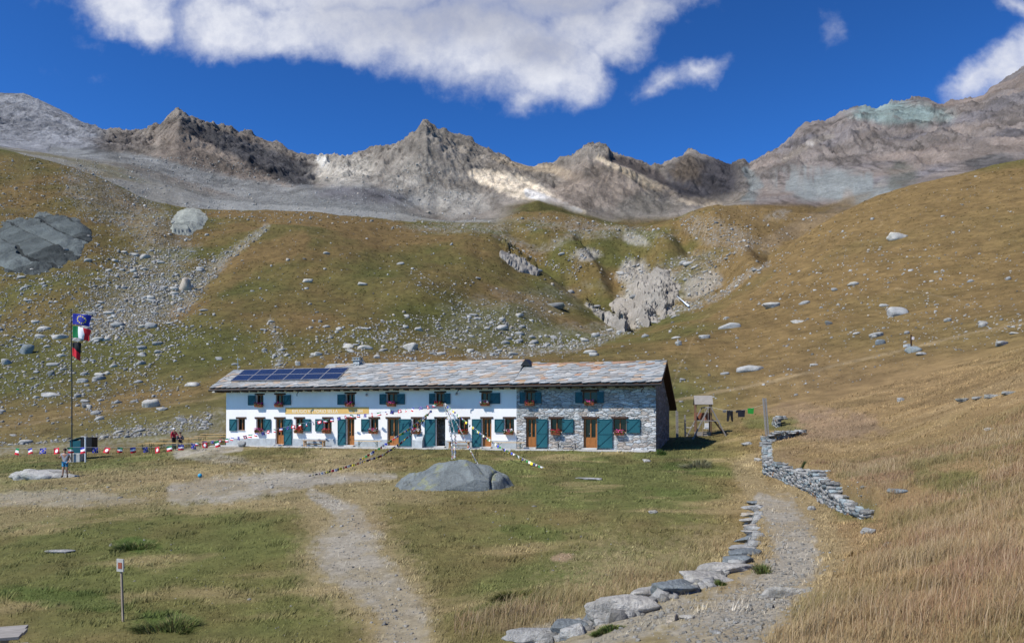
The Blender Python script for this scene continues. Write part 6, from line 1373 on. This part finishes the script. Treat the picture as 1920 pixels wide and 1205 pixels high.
wr = person((wk.x, wk.y, gz(wk.x, wk.y)+.02), R(12), 1.74, dict(lk=(.11,-.08,.52), la=(.13,.02,.10), lt=(.15,-.14,.04), rk=(-.06,-.13,.52), ra=(-.12,-.02,.12), rt=(-.16,-.18,.05), re=(-.31,.04,1.17), rw=(-.30,-.20,1.24), rh=(-.27,-.26,1.30), le=(.30,.02,1.14), lw=(.22,-.14,.96), lh=(.17,-.18,.92), hed=(-.01,-.03,1.60)),
    'person in grey t-shirt and blue shorts walking on the left with a dark backpack', m_gs, m_bs, m_black, m_hair)
MB().box((-.19,.13,1.0),(.13,.32,1.46)).box((-.14,.322,1.05),(.08,.38,1.28)).build('backpack', m_black, wr, bevel=.05)
_p = W3(326,832,66.5); person((_p.x,_p.y,gz(_p.x,_p.y)+.02), R(60), 1.72, dict(le=(.22,-.16,1.18), lw=(.12,-.34,1.12), lh=(.08,-.40,1.10)), 'person in a dark red jacket and pale cap standing at the terrace tables', m_red, m_black, m_black, m_hair, bare_legs=False, bare_arms=False, hat=m_whitep)
_p = W3(338,834,66.0); person((_p.x,_p.y,gz(_p.x,_p.y)-.38), R(20), 1.72, dict(lk=(.13,-.42,.92), la=(.13,-.42,.46), lt=(.13,-.58,.42), rk=(-.13,-.42,.92), ra=(-.13,-.42,.46), rt=(-.13,-.58,.42), le=(.26,-.2,1.15), lw=(.12,-.42,1.16), re=(-.26,-.2,1.15), rw=(-.12,-.42,1.16), lh=(.08,-.48,1.16), rh=(-.08,-.48,1.16)), 'person in a dark jacket sitting at the terrace table beside the red jacket', mat('navy_jacket',(.02,.025,.045),.8,.2,5), m_black, m_black, m_hair, bare_legs=False, bare_arms=False)
# small terrace things: folded cloth on tables left out
# ------------------------------------------------------------------ grass
def grass_blades(name, label, n, xr, seed, hfun, wfun, lean, keepf, colf, segs=2, yr=(4,40), ypow=2.0):
    rg = np.random.default_rng(seed)
    Y = yr[0] * (yr[1]/yr[0])**(rg.random(n)**(1/ypow) if ypow != 1 else rg.random(n)); u = rg.uniform(xr[0], xr[1], n); X = (u-CX)/F*Y
    Z = near_z(X, Y); y = HY - F*Z/Y
    k = (rg.random(n) < keepf(u, y, X, Y)) & (y < 1230); X, Y, Z, u, y = X[k], Y[k], Z[k], u[k], y[k]; n = len(X)
    H = hfun(u, y, X, Y, rg); Wd = wfun(Y) * rg.uniform(.7,1.3,n); a = rg.uniform(0, 2*math.pi, n); la = rg.normal(0.5, .9, n)
    L_ = H*lean*rg.uniform(.3,1.3,n); wx, wy = np.cos(a)*Wd, np.sin(a)*Wd*.5; lx, ly = np.cos(la)*L_, np.sin(la)*L_
    col = colf(u, y, X, Y, rg)
    if segs == 1:
        V = np.stack([np.stack([X-wx,Y-wy,Z-.01],1), np.stack([X+wx,Y+wy,Z-.01],1), np.stack([X+lx,Y+ly,Z+H],1)],1).reshape(-1,3); Fq = [np.arange(3*n).reshape(n,3)]; c = np.repeat(col,3,0)
    else:
        V = np.stack([np.stack([X-wx,Y-wy,Z-.01],1), np.stack([X+wx,Y+wy,Z-.01],1), np.stack([X+lx*.35+wx*.7,Y+ly*.35+wy*.7,Z+H*.6],1), np.stack([X+lx*.35-wx*.7,Y+ly*.35-wy*.7,Z+H*.6],1), np.stack([X+lx,Y+ly,Z+H*.95],1)],1).reshape(-1,3)
        b = (np.arange(n)*5)[:,None]; Fq = [b+np.array([[0,1,2,3]]), b+np.array([[3,2,4]])]; c = np.repeat(col,5,0).reshape(n,5,3); c[:,2:] *= 1.12; c[:,4] *= 1.05; c = c.reshape(-1,3)
    print(name, n)
    return tag(np_mesh(name, V, Fq, M_blade, None, np.clip(c,.005,.8)), label, 'grass', kind='stuff')
M_blade, nt_, b_ = nodes_of('grass_blade'); at_ = nt_.nodes.new('ShaderNodeAttribute'); at_.attribute_name = 'Col'; nt_.links.new(at_.outputs['Color'], b_.inputs['Base Color']); b_.inputs['Roughness'].default_value = .75; b_.inputs['Specular IOR Level'].default_value = .15
def offpath(u, y):
    m = stroke(u,y,[(1425,935,16),(1465,965,48),(1488,1010,52),(1492,1060,54),(1440,1110,62),(1395,1150,75),(1330,1210,105)],.3,57); m = np.maximum(m, stroke(u,y,[(660,965,24),(668,1000,38),(655,1035,64),(668,1060,50),(735,1120,46),(762,1160,44),(752,1215,52)],.35,54))
    m = np.maximum(m, stroke(u,y,[(330,925,16),(420,918,22),(520,905,18),(600,897,11),(740,893,5)],.4,55)); m = np.maximum(m, stroke(u,y,[(1030,1210,40),(1140,1185,34),(1280,1140,32),(1380,1090,30)],.4,60)); m = np.maximum(m, .8*el(u,y,90,935,150,14,0,.6,59)); m = np.maximum(m, stroke(u,y,[(335,850,10),(400,843,9),(450,840,6)],.3,58))
    return m
def rsl(u, y): return np.maximum(sst(-15, 70, (u - np.interp(y, [850,900,960,1000,1060,1110,1150,1210], [1450,1560,1650,1650,1590,1530,1470,1400]))), .9*sst(8,-25,(y - np.interp(u,[850,1000,1120,1300,1420],[1212,1180,1140,1080,1010])))*sst(-75,-30,(y - np.interp(u,[850,1000,1120,1300,1420],[1212,1180,1140,1080,1010]))) * sst(1000,1140,y))
c0f = lambda u,y,X,Y,rg: paint(u, y, X, Y)
tall = lambda u,y,X,Y: rsl(u,y)*(.35+.65*sst(-.5,.2,fbm(X*1.1,Y*1.1,3,700)))*(1-offpath(u,y))
def tallcol(u,y,X,Y,rg):
    c = paint(u,y,X,Y); pk = np.clip(np.round(2 + 2.6*fbm(X*.45,Y*.45,3,777) + rg.normal(0,1.1,len(u))).astype(int),0,4); t = np.array([(.35,.27,.155),(.28,.215,.105),(.255,.175,.085),(.25,.145,.08),(.24,.14,.10)])[pk]; g = sst(-.2,.4,fbm(X*.55,Y*.55,3,710)); t = t*(1-.5*g[:,None]) + np.array((.10,.12,.03))*(.5*g[:,None])
    return (c*.35 + t*.65)*rg.uniform(.75,1.2,(len(u),1))
grass_blades('tall_grass', 'tall dry reddish grass on the right slope and along the path edge', 760000, (850,2600), 21, lambda u,y,X,Y,rg: rg.uniform(.05,.19,len(u))*(.55+1.0*sst(-.1,.6,vnoise(X*2.0,Y*2.0,750)+.5*vnoise(X*5,Y*5,751)))*(.75+.5*sst(-.3,.4,fbm(X*.7,Y*.7,2,720))), lambda Y: .0012+.00019*Y, .7, tall, tallcol, 2, (4.6,34), 1.6)
inhut = lambda X,Y: ((((X-HUT_O[0])*EX+(Y-HUT_O[1])*EY) > -.7) & (((X-HUT_O[0])*EX+(Y-HUT_O[1])*EY) < 35) & ((-(X-HUT_O[0])*EY+(Y-HUT_O[1])*EX) > -1.25) & ((-(X-HUT_O[0])*EY+(Y-HUT_O[1])*EX) < 7.6))
short = lambda u,y,X,Y: (~inhut(X,Y))*(1-.93*offpath(u,y))*(1-.85*np.clip(tallm(u,y),0,1)*(Y < 32))*(.25+.75*sst(-.35,.15,fbm(X*1.6,Y*1.6,3,730)))
tallm = rsl
grass_blades('meadow_grass', 'short green and straw coloured meadow grass', 860000, (-350,2400), 22, lambda u,y,X,Y,rg: rg.uniform(.02,.07,len(u))*(.6+1.4*sst(.2,.8,vnoise(X*1.7,Y*1.7,752)+.5*vnoise(X*4,Y*4,753)))*(1+.5*sst(30,50,Y)), lambda Y: .003+.0005*Y, .9, short, lambda u,y,X,Y,rg: paint(u,y,X,Y)*rg.uniform(.8,1.7,(len(u),1))*(1+.35*sst(-.2,.5,fbm(X*2.,Y*2.,3,731))[:,None]), 1, (9,72), 1.0)
# darker tufts
def tuft(px, py, wpx, label, H, colb, n=900, seed=0):
    p = hit(px, py); s = p.y/F; w = wpx*s/2; rg = np.random.default_rng(seed); cl_ = rg.integers(0,14,n); cxs = rg.normal(0,.38,14)*w; cys = rg.normal(0,.38,14)*w*.9; x = cxs[cl_] + rg.normal(0,.13,n)*w; y = cys[cl_] + rg.normal(0,.13,n)*w; r = np.hypot(x/w, y/w); k = r < 1.3; x, y, r = x[k], y[k], r[k]; n = len(x)
    z = np.array(near_z(p.x+x, p.y+y+w*.3)) - p.z; h = H*rg.uniform(.35,1.15,n)*(1-.45*r)*rg.uniform(.5,1.2,14)[cl_[k]]; a = rg.uniform(0,6.28,n); wd = .0045 + .0002*p.y; lx = x*.5+rg.normal(0,.3,n)*h; ly = y*.3+rg.normal(0,.3,n)*h; y = y + w*.3
    V = np.stack([np.stack([x-np.cos(a)*wd,y-np.sin(a)*wd,z],1),np.stack([x+np.cos(a)*wd,y+np.sin(a)*wd,z],1),np.stack([x+lx*.4+wd*.6,y+ly*.4,z+h*.6],1),np.stack([x+lx*.4-wd*.6,y+ly*.4,z+h*.6],1),np.stack([x+lx,y+ly,z+h],1)],1).reshape(-1,3)
    b = (np.arange(n)*5)[:,None]; c = np.repeat((np.array(colb)[None]*(1-(mx_ := (rg.random((n,1)) < .25)*.7)) + np.array((.25,.2,.09))[None]*mx_)*rg.uniform(.6,1.5,(n,1)),5,0)
    o = np_mesh('grass_tuft', V, [b+np.array([[0,1,2,3]]), b+np.array([[3,2,4]])], M_blade, None, c); o.location = p; tag(o, label, 'grass tuft')
tuft(250,1030,95,'long green grass tuft in the left meadow above the sign',.26,(.085,.12,.03),1500,1); tuft(318,1182,110,'dark green grass tuft at the bottom right of the sign',.30,(.085,.11,.03),1900,2); tuft(1313,878,70,'grey-green tall grass clump in front of the gable shadow',.5,(.15,.15,.085),900,3)
tuft(1500,902,18,'dark green nettle clump at the foot of the tall dry wall',.4,(.02,.045,.012),700,4); tuft(1240,852,22,'bright green weeds at the stone corner of the hut',.4,(.05,.11,.02),600,5); tuft(850,919,26,'green tuft at the foot of the rock hump',.12,(.05,.08,.02),500,6)
tuft(1350,1098,30,'green herbs between the pale edging stones',.1,(.06,.10,.02),500,7); tuft(1140,1185,60,'low green herbs beside the blue-grey edging stone',.10,(.06,.10,.02),1500,8); tuft(1430,1075,40,'green weeds in the dry grass right of the path',.2,(.08,.11,.03),400,9); tuft(960,1120,70,'olive grass clump in the meadow left of the pale stones',.15,(.08,.085,.02),1500,10)
# a ragged grass line against the pavement

grass_blades('seed_stalks', 'sparse pale seed stalks standing above the dry grass', 46000, (850,2500), 27, lambda u,y,X,Y,rg: rg.uniform(.18,.40,len(u)), lambda Y: .0010+.00012*Y, .45, lambda u,y,X,Y: tall(u,y,X,Y)*sst(-.2,.4,fbm(X*.5,Y*.5,3,760)), lambda u,y,X,Y,rg: np.array((.38,.28,.17))[None]*rg.uniform(.7,1.15,(len(u),1)), 2, (4.6,30), 1.5)
